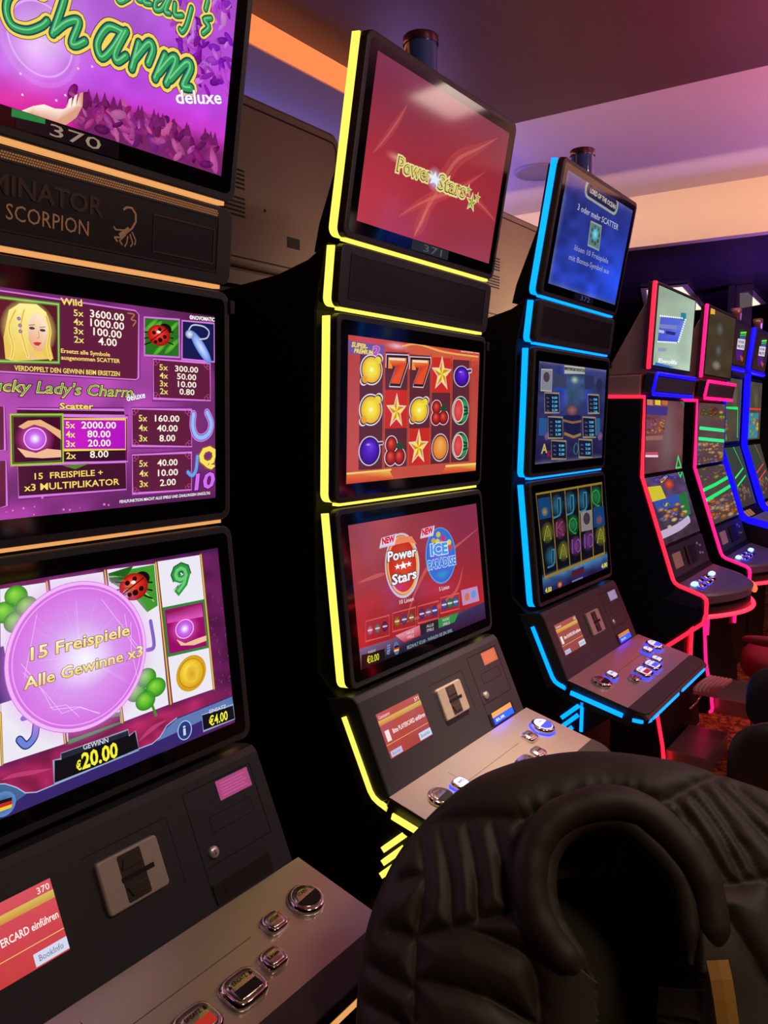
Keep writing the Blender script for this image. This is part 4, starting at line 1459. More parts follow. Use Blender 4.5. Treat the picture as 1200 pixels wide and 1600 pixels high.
def m2_mid(S):
    def f(X, Y, u, v):
        c = mixc((176, 62, 52), (196, 74, 60), v)
        hz = gauss(u, v, 0.45, 0.6, 0.5, 0.4)[:, None]*0.25  # painted haze: a pale veil over the middle of the picture
        c = c*(1-hz)+np.array((190, 110, 120))*hz
        top = np.clip((0.14-v)/0.05, 0, 1)[:, None]
        c = c*(1-top)+np.array((196, 70, 56))*top
        return c
    S.bg(f)
    S.poly(Z6(560, 340, 700, 340, 900, 400, 1000, 420, 1005, 440, 800, 440, 560, 380), (206, 90, 64), L=1)
    S.poly(Z6(213, 308, 435, 340, 430, 400, 213, 390), (110, 84, 150), L=1)
    S.text('SUPER-', *Z6(232, 345, 328, 362), 7.5, (236, 214, 70), bold=0.04, shear=.25, L=3)
    S.text('PREMIUM', *Z6(248, 382, 360, 396), 6.5, (236, 214, 70), bold=0.04, shear=.25, L=3)
    S.text('2', *Z6(362, 398, 400, 402), 14, (196, 70, 176), bold=0.03, shear=.2, outline=(190, 150, 206), L=3)
    S.ell(*Z6(510, 345), 22, 8, (236, 206, 230, .8), (210, 110, 90, 0), L=2)
    for P in (Z6(205, 1120, 460, 1100, 490, 1155, 200, 1182), Z6(800, 1075, 978, 1062, 978, 1105, 770, 1125)):
        S.poly(P, [(226, 120, 60), (236, 190, 90), (206, 70, 44), (206, 60, 40)], L=1)
    S.line(Z6(205, 1122, 470, 1098), 2, (240, 206, 110), L=2)
    S.line(Z6(800, 1076, 978, 1062), 2, (240, 206, 110), L=2)
    S.line(Z6(545, 345, 640, 335, 800, 385, 1000, 415), 2, (236, 170, 90), L=2, smooth=True)
    S.text('HAUPTGEWINN 10.000', *Z6(898, 386, 1005, 398), 2.6, (240, 220, 220), L=3)
    DK, RD = (92, 40, 52), (200, 44, 36)
    cols = [(285, 425, 275, 417, 395, 1100), (440, 575, 432, 565, 378, 1085), (588, 712, 578, 700, 398, 1075), (726, 835, 708, 822, 415, 1065), (850, 948, 830, 935, 430, 1055)]
    red = {1: (1,), 2: (2,), 3: (0,)}
    for i, (a0, a1, b0, b1, yt, yb) in enumerate(cols):
        for j in range(3):
            t0, t1 = j/3, (j+1)/3
            P = Z6(a0+(b0-a0)*t0, yt+(yb-yt)*t0, a1+(b1-a1)*t0, yt+8+(yb-yt-16)*t0, a1+(b1-a1)*t1, yt+8+(yb-yt-16)*t1, a0+(b0-a0)*t1, yt+(yb-yt)*t1)
            S.poly(P, RD if j in red.get(i, ()) else DK, L=2)
        S.line(Z6(a1+6, yt+4, b1+6, yb-10), 1.6, (150, 60, 44), L=3)
    lemon(S, Z6(354, 490)[0], 15, 4)
    lemon(S, Z6(350, 735)[0], 15.5, 4)
    lemon(S, Z6(642, 740)[0], 13, 4)
    for x, y, s in ((510, 495, 1.0), (650, 505, .93)):
        P = [(x-62, y-95), (x+66, y-88), (x+66, y-50), (x+18, y+96), (x-45, y+92), (x-40, y+70), (x-4, y-28), (x-32, y-34), (x-34, y-14), (x-64, y-16)]
        def sc(k):
            return Z6(*[c for q in P for c in (x+(q[0]-x)*k*s, y+(q[1]-y)*k*s)])
        S.poly(sc(1.10), (220, 200, 214), L=4)
        S.poly(sc(1.03), (44, 24, 34), L=5)
        S.poly(sc(0.86), [(236, 150, 60)]*2+[(226, 80, 40)]*3+[(206, 50, 36)]*3+[(240, 140, 60)]*2, L=6)
        S.line(Z6(x-45*s, y-72*s, x+45*s, y-66*s), 2.5, (246, 214, 190), L=7)
    for x, y in ((780, 520), (505, 745), (636, 965)):
        S.star(Z6(x, y)[0], 23, (206, 140, 40), (230, 200, 190), L=4, col2=(248, 226, 90), ax=.56)
    plum(S, Z6(900, 535)[0], 12, 4)
    plum(S, Z6(342, 985)[0], 16.5, 4)
    cherries(S, Z6(765, 755)[0], 13.5, 4)
    cherries(S, Z6(495, 985)[0], 16, 4)
    melon(S, Z6(890, 742)[0], 13, 4)
    melon(S, Z6(885, 955)[0], 12.5, 4)
    for rr, c in ((22, (206, 186, 200)), (20, (50, 30, 40))):
        S.ell(*Z6(765, 965), rr*.6, rr, c, L=4 if rr > 21 else 5)
    S.ell(*Z6(765, 965), 10.8, 18, (240, 176, 90), (220, 120, 44), L=6, off=(0, .4))


def m2_low(S):
    def f(X, Y, u, v):
        c = mixc((150, 50, 66), (172, 36, 42), v*1.2)
        g = gauss(u, v, 0.1, 0.15, 0.4, 0.4)[:, None]*0.35
        c = c*(1-g)+np.array((186, 110, 110))*g
        g = gauss(u, v, 0.95, 0.1, 0.3, 0.4)[:, None]*0.5
        c = c*(1-g)+np.array((116, 44, 88))*g
        return c*(0.9+0.2*vnoise(X, Y, 40, 8)[:, None])
    S.bg(f)
    for P in (Z7(1000, 300, 850, 420, 700, 520, 600, 700, 540, 900), Z7(500, 900, 700, 820, 850, 700, 900, 540), Z7(240, 640, 350, 600, 420, 580)):
        S.line(P, 5, (226, 120, 110, 0.35), L=1, smooth=True, taper=True)
    # round game buttons
    S.ell(*Z7(522, 532), 27.5, 51, (206, 190, 200), L=2, n=40)
    S.ell(*Z7(520, 530), 25, 47, (150, 60, 70), L=3, n=40)
    S.ell(*Z7(522, 530), 24.5, 46, (236, 170, 70), L=4, n=40)
    S.ell(*Z7(522, 530), 22, 42, (220, 70, 36), (190, 40, 30), L=5, n=40)
    S.poly(Z7(440, 420, 500, 350, 580, 350, 610, 400, 560, 385, 480, 400), (236, 130, 90), L=6)
    S.text('Power', *Z7(428, 508, 604, 472), 15, (240, 240, 246), bold=0.03, shear=.12, outline=(60, 40, 50), L=7)
    S.text('Stars', *Z7(456, 655, 606, 610), 15, (240, 240, 246), bold=0.03, shear=.12, outline=(60, 40, 50), L=7)
    for x, y, r in ((488, 540, 5), (524, 533, 7), (560, 524, 5)):
        S.star(Z7(x, y)[0], r, WHITE, L=7)
    S.text('10 Linien', *Z7(502, 776, 590, 752), 6.5, (240, 230, 230), L=3)
    S.ell(*Z7(762, 472), 24, 44, (90, 150, 226), L=3, n=40)
    S.ell(*Z7(762, 470), 22.5, 42, (110, 130, 220), (50, 110, 200), mid=(90, 100, 214), L=4, n=40)
    S.ell(*Z7(768, 590), 14, 9, (50, 150, 200), (60, 100, 210), L=5)
    for x, y, c in ((775, 365, (206, 50, 90)), (745, 340, (206, 190, 70)), (715, 380, (190, 170, 70)), (812, 390, (220, 206, 90)), (740, 385, (210, 200, 90)), (820, 420, (206, 70, 70)), (765, 395, (220, 140, 60))):
        S.ell(*Z7(x, y), 3.5, 4.5, c, L=5)
    S.text('ICE', *Z7(702, 470, 800, 455), 16, (70, 150, 226), bold=.05, outline=(220, 236, 250), L=6)
    S.text('PARADISE', *Z7(684, 560, 852, 525), 13, (56, 120, 216), bold=.04, outline=(206, 230, 250), L=6)
    S.text('5 Linien', *Z7(750, 695, 812, 678), 6.2, (240, 230, 230), L=3)
    for P, a, b_ in ((Z7(388, 360, 484, 336, 470, 400, 374, 420), Z7(392, 398)[0], Z7(468, 380)[0]), (Z7(644, 306, 722, 288, 712, 345, 632, 360), Z7(645, 345)[0], Z7(710, 328)[0])):
        S.box(P, (222, 206, 226), (206, 190, 230), 1, L=7)
        S.text('NEW', a, b_, 9, (206, 20, 50), bold=.06, shear=.15, L=9)
    for (x, y, ww, hh, cs) in ((362, 925, 150, 125, ((230, 110, 150), (150, 120, 130), (120, 40, 110))), (530, 870, 145, 115, ((190, 130, 40), (110, 80, 150), (170, 110, 60))),
                               (680, 825, 130, 105, ((110, 60, 150), (150, 100, 150), (70, 80, 190))), (815, 770, 115, 95, ((90, 90, 190), (60, 140, 110), (60, 130, 200)))):
        k = -0.26
        P = Z7(x-ww/2, y-hh/2-k*0-ww/2*k, x+ww/2, y-hh/2+ww/2*k, x+ww/2, y+hh/2+ww/2*k, x-ww/2, y+hh/2-ww/2*k)
        S.box(P, None, (206, 90, 90), 1.0, L=1)
        for i, c in enumerate(cs):
            S.ell(*Z7(x+(i-1)*ww*.31, y+(i-1)*ww*.31*k), 4.8, 8, c, tuple(int(q*.55) for q in c), L=3)
            S.line(Z7(x+(i-1)*ww*.31-12, y+(i-1)*ww*.31*k+2, x+(i-1)*ww*.31+12, y+(i-1)*ww*.31*k-3), 1.8, (220, 200, 190), L=4)
    S.poly(Z7(885, 690, 985, 664, 998, 755, 895, 785), (190, 140, 186), L=2)
    S.ell(*Z7(922, 730), 4, 6, (206, 110, 80), L=3)
    S.ell(*Z7(962, 715), 4, 6, (90, 150, 220), L=3)
    # lower bar
    S.poly(Z7(246, 1055, 470, 985, 520, 955, 1032, 762, 1038, 868, 262, 1186), [(110, 100, 140), (120, 80, 110), (90, 40, 80), (60, 50, 90), (60, 24, 60), (24, 22, 34)], L=2)
    S.poly(Z7(475, 970, 625, 905, 632, 968, 530, 1012), [(226, 150, 170), (220, 120, 140), (190, 40, 60), (190, 40, 60)], L=4)
    S.poly(Z7(628, 903, 740, 868, 745, 925, 634, 970), (44, 34, 44), L=4)
    S.poly(Z7(742, 866, 868, 828, 845, 885, 745, 924), (50, 140, 70), L=4)
    for s, x, y in (('NEUE', 545, 965), ('ALLE', 668, 922), ('FAVORIT', 768, 885)):
        S.text(s, *Z7(x, y, x+45, y-13), 4.2, (220, 200, 206), L=6)
        S.text('SPIELE', *Z7(x+2, y+26, x+46, y+13), 4.2, (220, 200, 206), L=6)
    S.text('BEZAHLT €3,00 - WÄHLEN SIE EIN SPIEL', *Z7(548, 1055, 830, 945), 5, (130, 170, 176), bold=.01, L=5)
    S.poly(Z7(262, 1092, 405, 1052, 410, 1120, 262, 1184), (16, 16, 18), L=4)
    S.text('KREDIT', *Z7(303, 1082, 352, 1068), 3.6, (200, 200, 206), L=6)
    S.text('€0.00', *Z7(298, 1145, 372, 1120), 10.5, (226, 224, 60), bold=.01, L=6)
    S.ell(*Z7(480, 1048), 4.6, 10, (40, 60, 130), (90, 120, 190), L=5)
    for k, c in enumerate(((30, 20, 24), (196, 40, 36), (240, 200, 60))):
        S.poly(Z7(465, 1038+k*11, 495, 1028+k*11, 496, 1040+k*11, 466, 1049+k*11), c, L=6)
    for k in range(3):
        S.line(Z7(424, 1035+k*15, 440, 1028+k*15), 1.6, (110, 140, 214), L=5)
    S.text('©', *Z7(420, 1090, 440, 1085), 5, (150, 180, 220), L=5)


def m3_top(S):
    def f(X, Y, u, v):
        c = mixc((38, 44, 110), (40, 66, 190), np.clip(v*0.9+0.35*u-0.1, 0, 1))
        g = gauss(u, v, 0.95, 0.85, 0.35, 0.4)[:, None]*0.6
        c = c*(1-g)+np.array((38, 76, 230))*g
        e = np.maximum.reduce([np.clip((0.05-u)/0.05, 0, 1), np.clip((0.05-v)/0.05, 0, 1), np.clip((v-0.955)/0.045, 0, 1)])[:, None]*0.55
        c = c*(1-e)+np.array((110, 116, 150))*e
        return c*(0.8+0.4*vnoise(X, Y, 14, 6)[:, None])
    S.bg(f, 60, 36)
    S.line(Z8(612, 425, 795, 545), 15, (150, 156, 140), L=2)
    S.line(Z8(618, 428, 790, 541), 11, (28, 30, 70), L=3)
    S.text('LORD OF THE OCEAN', *Z8(622, 450, 795, 565), 7, (190, 186, 160), bold=.03, L=4)
    S.text('3 oder mehr SCATTER', *Z8(538, 568, 815, 708), 9.5, (190, 190, 200), L=3)
    S.text('lösen 10 Freispiele', *Z8(522, 845, 752, 938), 8.5, (160, 160, 190), L=3)
    S.text('mit Bonus-Symbol aus', *Z8(484, 910, 758, 1010), 8.5, (160, 160, 190), L=3)
    S.box(Z8(632, 648, 704, 682, 690, 846, 614, 810), (96, 120, 120), (150, 156, 150), 1.2, L=3)
    S.ell(*Z8(662, 735), 6, 11, (130, 220, 230), (50, 130, 160), L=5)
    for k in range(8):
        S.ell(*Z8(662+26*math.cos(k*.785), 745+55*math.sin(k*.785)), 2, 3, (60, 84, 70), L=5)


def m3_mid(S):
    def f(X, Y, u, v):
        c = mixc((52, 56, 110), (34, 30, 70), v)
        g = gauss(u, v, 0.5, 0.25, 0.25, 0.2)[:, None]*0.7
        c = c*(1-g)+np.array((70, 110, 140))*g
        g = (gauss(u, v, 0.3, 0.25, 0.08, 0.2)+gauss(u, v, 0.72, 0.3, 0.06, 0.2))[:, None]*0.6
        c = c*(1-g)+np.array((30, 50, 190))*g
        e = np.maximum(np.clip((0.03-v)/0.03, 0, 1), np.clip((v-0.96)/0.04, 0, 1))[:, None]*0.7
        c = c*(1-e)+np.array((120, 110, 130))*e
        return c*(0.8+0.4*vnoise(X, Y, 9, 4)[:, None])
    S.bg(f, 60, 40)
    S.box(Z9(340, 150, 458, 158, 458, 192, 340, 184), (40, 44, 60), (170, 176, 160), 1.5, L=2)
    S.text('LORD OF THE OCEAN', *Z9(348, 178, 452, 184), 4, (170, 170, 150), L=4)
    S.box(Z9(205, 168, 268, 172, 262, 300, 200, 294), (130, 126, 140), (170, 166, 150), 1, L=2)
    S.ell(*Z9(234, 215), 5, 8, (70, 56, 70), L=4)
    S.poly(Z9(275, 195, 350, 200, 350, 280, 275, 275), (54, 60, 90), L=2)
    S.poly(Z9(455, 205, 510, 208, 510, 290, 455, 285), (44, 50, 84), L=2)
    S.ell(*Z9(398, 232), 8, 8, (190, 206, 150, .9), (70, 110, 140, 0), L=3)
    S.ell(*Z9(540, 265), 5, 11, (40, 40, 70), L=3)
    for (x0, y0, x1, y1) in ((222, 308, 306, 425), (472, 318, 536, 428), (240, 448, 324, 572), (440, 450, 512, 566), (258, 585, 342, 690), (414, 578, 490, 680)):
        S.box(Z9(x0, y0, x1, y0+4, x1, y1, x0, y1), (20, 26, 56), (150, 130, 100), 1.0, L=3)
        for k in range(4 if y1-y0 > 106 else 3):
            y = y0+28+k*24
            S.text('%d.%d0' % (9-2*k if k < 4 else 1, k), *Z9(x0+(x1-x0)*.5, y+8, x1-12, y+8), 3.4, (90, 190, 226), bold=.03, L=5)
            S.text('%dx' % (5-k), *Z9(x0+10, y+8, x0+26, y+8), 2.8, (110, 110, 130), L=5)
    S.text('A', *Z9(200, 660, 232, 655), 14, (190, 170, 90), bold=.02, L=3)
    S.text('K', *Z9(234, 685, 256, 682), 11, (130, 30, 60), bold=.02, L=4)
    S.ring(Z9(398, 632)[0], 4, 9, 1.6, (50, 100, 100), L=3)
    S.ell(*Z9(380, 410), 9, 9, (150, 96, 90), (70, 50, 80), L=2)
    S.poly(Z9(330, 440, 430, 440, 420, 560, 340, 560), (26, 28, 64), L=2)
    S.line(Z9(330, 470, 380, 482, 430, 474), 2, (130, 90, 70), L=3)
    S.line(Z9(335, 545, 385, 565, 425, 550), 2.4, (150, 110, 60), L=3)
    for P, c in ((Z9(190, 455, 235, 457, 232, 560, 186, 556), (40, 80, 140)), (Z9(515, 455, 540, 457, 536, 560, 512, 556), (40, 90, 130))):
        S.poly(P, c, L=2)
        S.ell(P[2], 4, 7, (140, 90, 110), (60, 60, 120), L=3)


def m3_low(S):
    def f(X, Y, u, v):
        c = mixc((16, 16, 26), (10, 12, 22), v)
        bot = np.clip((v-0.80)/0.05, 0, 1)[:, None]
        c = c*(1-bot)+mixc((60, 110, 150), (34, 30, 80), (v-0.85)/0.12)*bot
        return c*(0.8+0.4*vnoise(X, Y, 9, 4)[:, None])
    S.bg(f, 60, 40)
    AU = (140, 112, 40)
    for P in (Z9(190, 890, 232, 1365), Z9(268, 882, 305, 1345), Z9(342, 870, 378, 1325), Z9(412, 862, 442, 1300), Z9(482, 855, 510, 1270), Z9(540, 848, 572, 1240)):
        S.line(P, 1.8, AU, L=2)
    S.line(Z9(190, 890, 540, 848), 2.2, AU, L=2)
    S.line(Z9(232, 1365, 572, 1240), 2.2, AU, L=2)
    cells = [['s', 'A', 'J'], ['J', 'K', 'A'], ['J', 'Q', '10'], ['J', 'p', '10'], ['Q', 'm', 'A']]
    cc = {'A': (150, 150, 50), 'K': (150, 70, 110), 'J': (50, 120, 150), 'Q': (40, 140, 70), '10': (130, 70, 150)}
    for i in range(5):
        for j in range(3):
            x = 232+70*i+18*j
            y = 968+135*j-(12+7*j)*i
            s = cells[i][j]
            if s in cc:
                S.ell(*Z9(x, y), 10, 17, (*cc[s], .55), (*cc[s], 0), L=2)
                S.text(s, *Z9(x-22, y+45, x+(22 if s != '10' else 28), y+38), 22, cc[s], bold=.0, shear=.1, L=4)
                S.text(s, *Z9(x-18, y+40, x+(18 if s != '10' else 24), y+34), 19, tuple(int(q*.35) for q in cc[s]), bold=-.02, shear=.1, L=6)
            elif s == 'p':
                S.poly(Z9(x-32, y-50, x+32, y-58, x+40, y+52, x-24, y+62), (130, 120, 120), L=3)
                S.ell(*Z9(x+4, y-10), 5, 9, (60, 50, 60), L=4)
            else:
                S.poly(Z9(x-32, y-50, x+32, y-58, x+38, y+52, x-24, y+62), (20, 60, 110), L=3)
                S.ell(*Z9(x+4, y+20), 5, 7, (150, 130, 70) if s == 's' else (130, 60, 80), (40, 70, 100), L=4)
    S.poly(Z9(385, 1335, 455, 1310, 460, 1355, 385, 1385), (70, 30, 50), L=3)
    S.text('4.00', *Z9(234, 1462, 270, 1452), 8, (230, 220, 60), bold=.02, L=4)
    S.text('4.00', *Z9(560, 1332, 592, 1320), 7, (230, 220, 60), bold=.02, L=4)
    S.ell(*Z9(318, 1415), 3.6, 5, (220, 150, 60), (150, 40, 40), L=4)
    S.text('MEERSPASS', *Z9(390, 1408, 452, 1384), 3, (150, 160, 220), L=4)


def card_screen(con, mi):
    quad = [(0, 0), (184, 0), (184, 108), (0, 108)]
    S = Screen(FC, quad, (.048, .072, .232, .180), 0.0006)
    r0, r1 = [((212, 78, 92), (196, 56, 62)), ((190, 84, 72), (168, 66, 58)), ((166, 84, 78), (150, 74, 70))][mi]

    def f(X, Y, u, v):
        return mixc(r0, r1, v)
    S.bg(f, 6, 4)
    S.poly([(0, 17), (184, 17), (184, 29), (0, 29)], [(226, 176, 80), (206, 190, 96), (196, 150, 60), (214, 120, 60)], L=1)
    S.text('37%d' % mi, (160, 14), (180, 14), 9, (250, 226, 220), bold=.01, L=1)
    S.text('Gaminator', (6, 14), (52, 14), 8, (250, 226, 220), L=1)
    S.text('Bitte PLAYERCARD einführen', (40, 58), (181, 58), 10.5, (252, 240, 236), bold=.015, L=1)
    S.poly([(10, 44), (27, 44), (27, 70), (10, 70)], (240, 226, 226), L=1)
    S.line([(0, 76), (184, 76)], 1.2, (240, 190, 110), L=1)
    S.poly([(130, 88), (184, 88), (184, 106), (130, 106)], (206, 214, 236), L=1)
    S.text('BookInfo', (137, 101), (176, 101), 8.5, (120, 130, 150), bold=.01, L=2)
    S.poly([(6, 92), (52, 92), (52, 106), (6, 106)], (190, 190, 230), L=1)
    S.text('Beenden', (12, 102), (46, 102), 6.5, (120, 130, 150), L=2)
    return S.build('card_screen', con)


def number_badge(d, s, fg, plate, green=False):
    # sits on the glass below the top picture
    v0, v1 = 0.022, 0.045
    b = MB()
    b.slab(FT, [(.265, v0), (.440, v0), (.440, v1), (.265, v1)], 0.0006, 0.0012, 0)
    if green:
        b.slab(FT, [(.258, v1-.010), (.310, v1-.006), (.310, v1+.001), (.258, v1+.001)], 0.0012, 0.0016, 2)
    flat_text(b, FT, s, .318, v0+.004, 0.0018, .088, .0165, 1, 0.0)
    return b.build('number_badge', [mat('badge_plate_'+s, plate, 0.2), mat('badge_digits_'+s, fg, 0.5, emis=fg, strength=0.5), mat('green_tape', (0.02, 0.3, 0.06), 0.4, emis=(0.01, .22, .05), strength=0.8)], d)


specs = [
    ((250, 176, 104), 'tall slot machine nearest the camera with magenta lady charm pictures and thin orange light strips', '370', (), (186, 84, 150), False, 0.85),
    ((250, 236, 92), 'tall slot machine outlined in yellow light with red fruit and star pictures', '371', ('start', 'side'), (176, 98, 74), True, 1.3),
    ((0, 130, 255), 'tall slot machine outlined in bright blue light with deep blue ocean game pictures', '372', ('start', 'auto', 'line', 'bet', 'red', 'side'), (150, 146, 186), True, 2.3),
]
FUN = [{'t': m1_top, 'm': m1_mid, 'l': m1_low}, {'t': m2_top, 'm': m2_mid, 'l': m2_low}, {'t': m3_top, 'm': m3_mid, 'l': m3_low}]
for mi, (rgb, label, num, lit, stk, bl, st) in enumerate(specs):
    root, ds, sp, con, S = slot_machine(mi, rgb, label, num, lit, stk, bl, st)
    for k in 'tml':
        FUN[mi][k](S[k])
        S[k].build('screen', ds[k])
    card_screen(con, mi)
    number_badge(ds['t'], num, [(.42, .34, .26), (.10, .13, .16), (.06, .08, .2)][mi], [(.02, .01, .04), (.05, .10, .13), (.02, .03, .1)][mi], mi == 0)
    if mi == 0:
        # lettering, scorpion and mesh strip on the sign of the first machine
        b = MB()
        for i in range(150):
            for j in range(3):
                u, v = .03+.0042*i+(j % 2)*.0021, LS-.0235+.0038*j
                b.slab(FS, [(u, v), (u+.0026, v), (u+.0026, v+.0026), (u, v+.0026)], 0.0004, 0.0014, 0)
        fs = FS.shifted(XM[0])
        gx = fs.px(158, 362)[0]
        sx0, sx1 = fs.px(8, 372)[0], fs.px(137, 388)[0]
        flat_text(b, FS, 'GAMINATOR', gx-.245, .078, 0.0016, .245, .027, 1, 0.02)
        V, Fc = glyphs('SCORPION', -0.01)
        flat_text(b, FS, 'SCORPION', sx0, .044, 0.0016, sx1-sx0, .022, 2, 0.0)
        for P in ([(.515, .040), (.655, .040), (.655, .043), (.515, .043)], [(.515, .100), (.655, .100), (.655, .103), (.515, .103)], [(.652, .043), (.655, .043), (.655, .100), (.652, .100)], [(.515, .043), (.5165, .043), (.5165, .1), (.515, .1)]):
            b.slab(FS, P, .0005, .0016, 1)
        sc = lambda *a: [(.43+a[i]*.001, .045+a[i+1]*.001) for i in range(0, len(a), 2)]
        for P, r in ((sc(24, 52, 30, 57, 40, 58, 48, 50, 49, 38, 42, 26, 30, 16), 1.6), (sc(18, 10, 36, 24), 3.4), (sc(30, 14, 18, 2, 24, -4), 1.2), (sc(26, 20, 10, 18, 6, 22), 1.2), (sc(34, 12, 32, 0, 28, -6), 1), (sc(38, 16, 44, 2, 40, -4), 1), (sc(42, 20, 50, 8, 48, 0), 1), (sc(24, 8, 8, 6, 14, 0), 1.4)):
            for i in range(len(P)-1):
                p, q = np.array(P[i]), np.array(P[i+1])
                t = (q-p)/np.linalg.norm(q-p)
                nn = np.array([-t[1], t[0]])*r*.001
                b.slab(FS, [tuple(p-nn), tuple(q-nn), tuple(q+nn), tuple(p+nn)], .0006, .0016, 2)
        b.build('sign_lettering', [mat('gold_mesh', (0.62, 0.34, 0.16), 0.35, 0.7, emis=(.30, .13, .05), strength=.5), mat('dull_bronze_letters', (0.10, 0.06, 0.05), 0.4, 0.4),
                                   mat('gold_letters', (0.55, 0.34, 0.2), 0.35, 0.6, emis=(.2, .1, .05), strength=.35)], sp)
# ------------------------------------------------------------------ backs of the machines in the row behind


def back_machine(x0, x1, y, label, ledge, vx):
    cx = (x0+x1)/2
    W2 = x1-x0
    r = empty('slot_machine', (cx, y, 0), label, 'slot machine', 'slot machines of the row behind, seen from the back')
    fr = Frame((-W2/2, 0, 0), (1, 0, 0), (0, 0, 1))
    b = MB()
    b.slab(fr, rrect(0, 2.055, W2, 2.555, 0.045), -0.16, 0.0, 0, 0.012)
    hs = b.build('display_housing', M_BACK, r)
    b = MB()
    out = [np.array(p) for p in rrect(0.022, 2.077, W2-0.022, 2.523, 0.03)]
    inn = inset(out, 0.005)
    n = len(out)
    b.loft([[fr.p(*p, 0.0004) for p in out], [fr.p(*p, 0.0012) for p in out], [fr.p(*p, 0.0012) for p in inn], [fr.p(*p, 0.0004) for p in inn]], 0, False, False)
    for k in range(5):
        b.slab(fr, [(vx-x0-.125, 2.196+.0125*k), (vx-x0, 2.196+.0125*k), (vx-x0, 2.202+.0125*k), (vx-x0-.125, 2.202+.0125*k)], 0.0, 0.001, 0)
        b.slab(fr, [(vx-x0-.125, 2.276+.0125*k), (vx-x0, 2.276+.0125*k), (vx-x0, 2.282+.0125*k), (vx-x0-.125, 2.282+.0125*k)], 0.0, 0.001, 0)
    b.build('vent', M_SLOT, hs)
    b = MB()
    b.slab(fr, [(W2-.275, 2.143), (W2-.215, 2.143), (W2-.215, 2.176), (W2-.275, 2.176)], 0.0, 0.0012, 0)
    b.build('slot', M_SLOT, hs)
    b = MB()
    b.lathe(fr.p(W2-.375, 2.235, 0), [(.005, 0), (.005, .0012), (.001, .0014)], 0, 12, (fr.ex, fr.ey, fr.n))
    b.build('cable_opening', M_SLOT, hs)
    b = MB()
    b.box((-W2/2, .02, 0), (W2/2, .50, 2.0), 0, 0.01)
    b.build('cabinet', M_BLACK, r)
    b = MB()
    b.box((-W2/2, 0.0, 2.0), (W2/2, .40, 2.05), 0, 0.01)
    b.build('ledge', ledge, r)
    return r


back_machine(-.30, .815, .62, 'brown back of a slot machine seen between the magenta machine and the yellow-lit one', M_BACK, .355)
back_machine(1.45, 2.75, .62, 'brown back of a slot machine seen between the yellow-lit machine and the blue-lit one', M_BACK, 1.99)

# ------------------------------------------------------------------ red and pink outlined machines further along
X4, X5 = 2.2, 3.08
WB = 0.66
OUT_B = [(.60, 1.712), (0.0, 1.701), (-.002, 1.345), (-.155, .895), (-.165, .879), (-.182, .868), (-.282, .836), (-.300, .822), (-.303, .805), (-.303, .748), (-.290, .712), (-.092, .545), (-.084, .530), (-.088, .500), (-.104, .290), (-.140, .115), (-.148, .040), (-.146, .022), (-.135, .015)]
Z10, Z11 = zm(950, 420, 4.704), zm(950, 700, 4.8)
M_SIGNB = mat('grey_sign_plate', (0.09, 0.085, 0.10), 0.4)
M_DECKB = mat('violet_grey_deck', (0.10, 0.085, 0.12), 0.4, noise=.1)


def fseg(P, Q):
    return Frame((0, Q[0], Q[1]), (1, 0, 0), (0, P[0]-Q[0], P[1]-Q[1])), math.hypot(P[0]-Q[0], P[1]-Q[1])


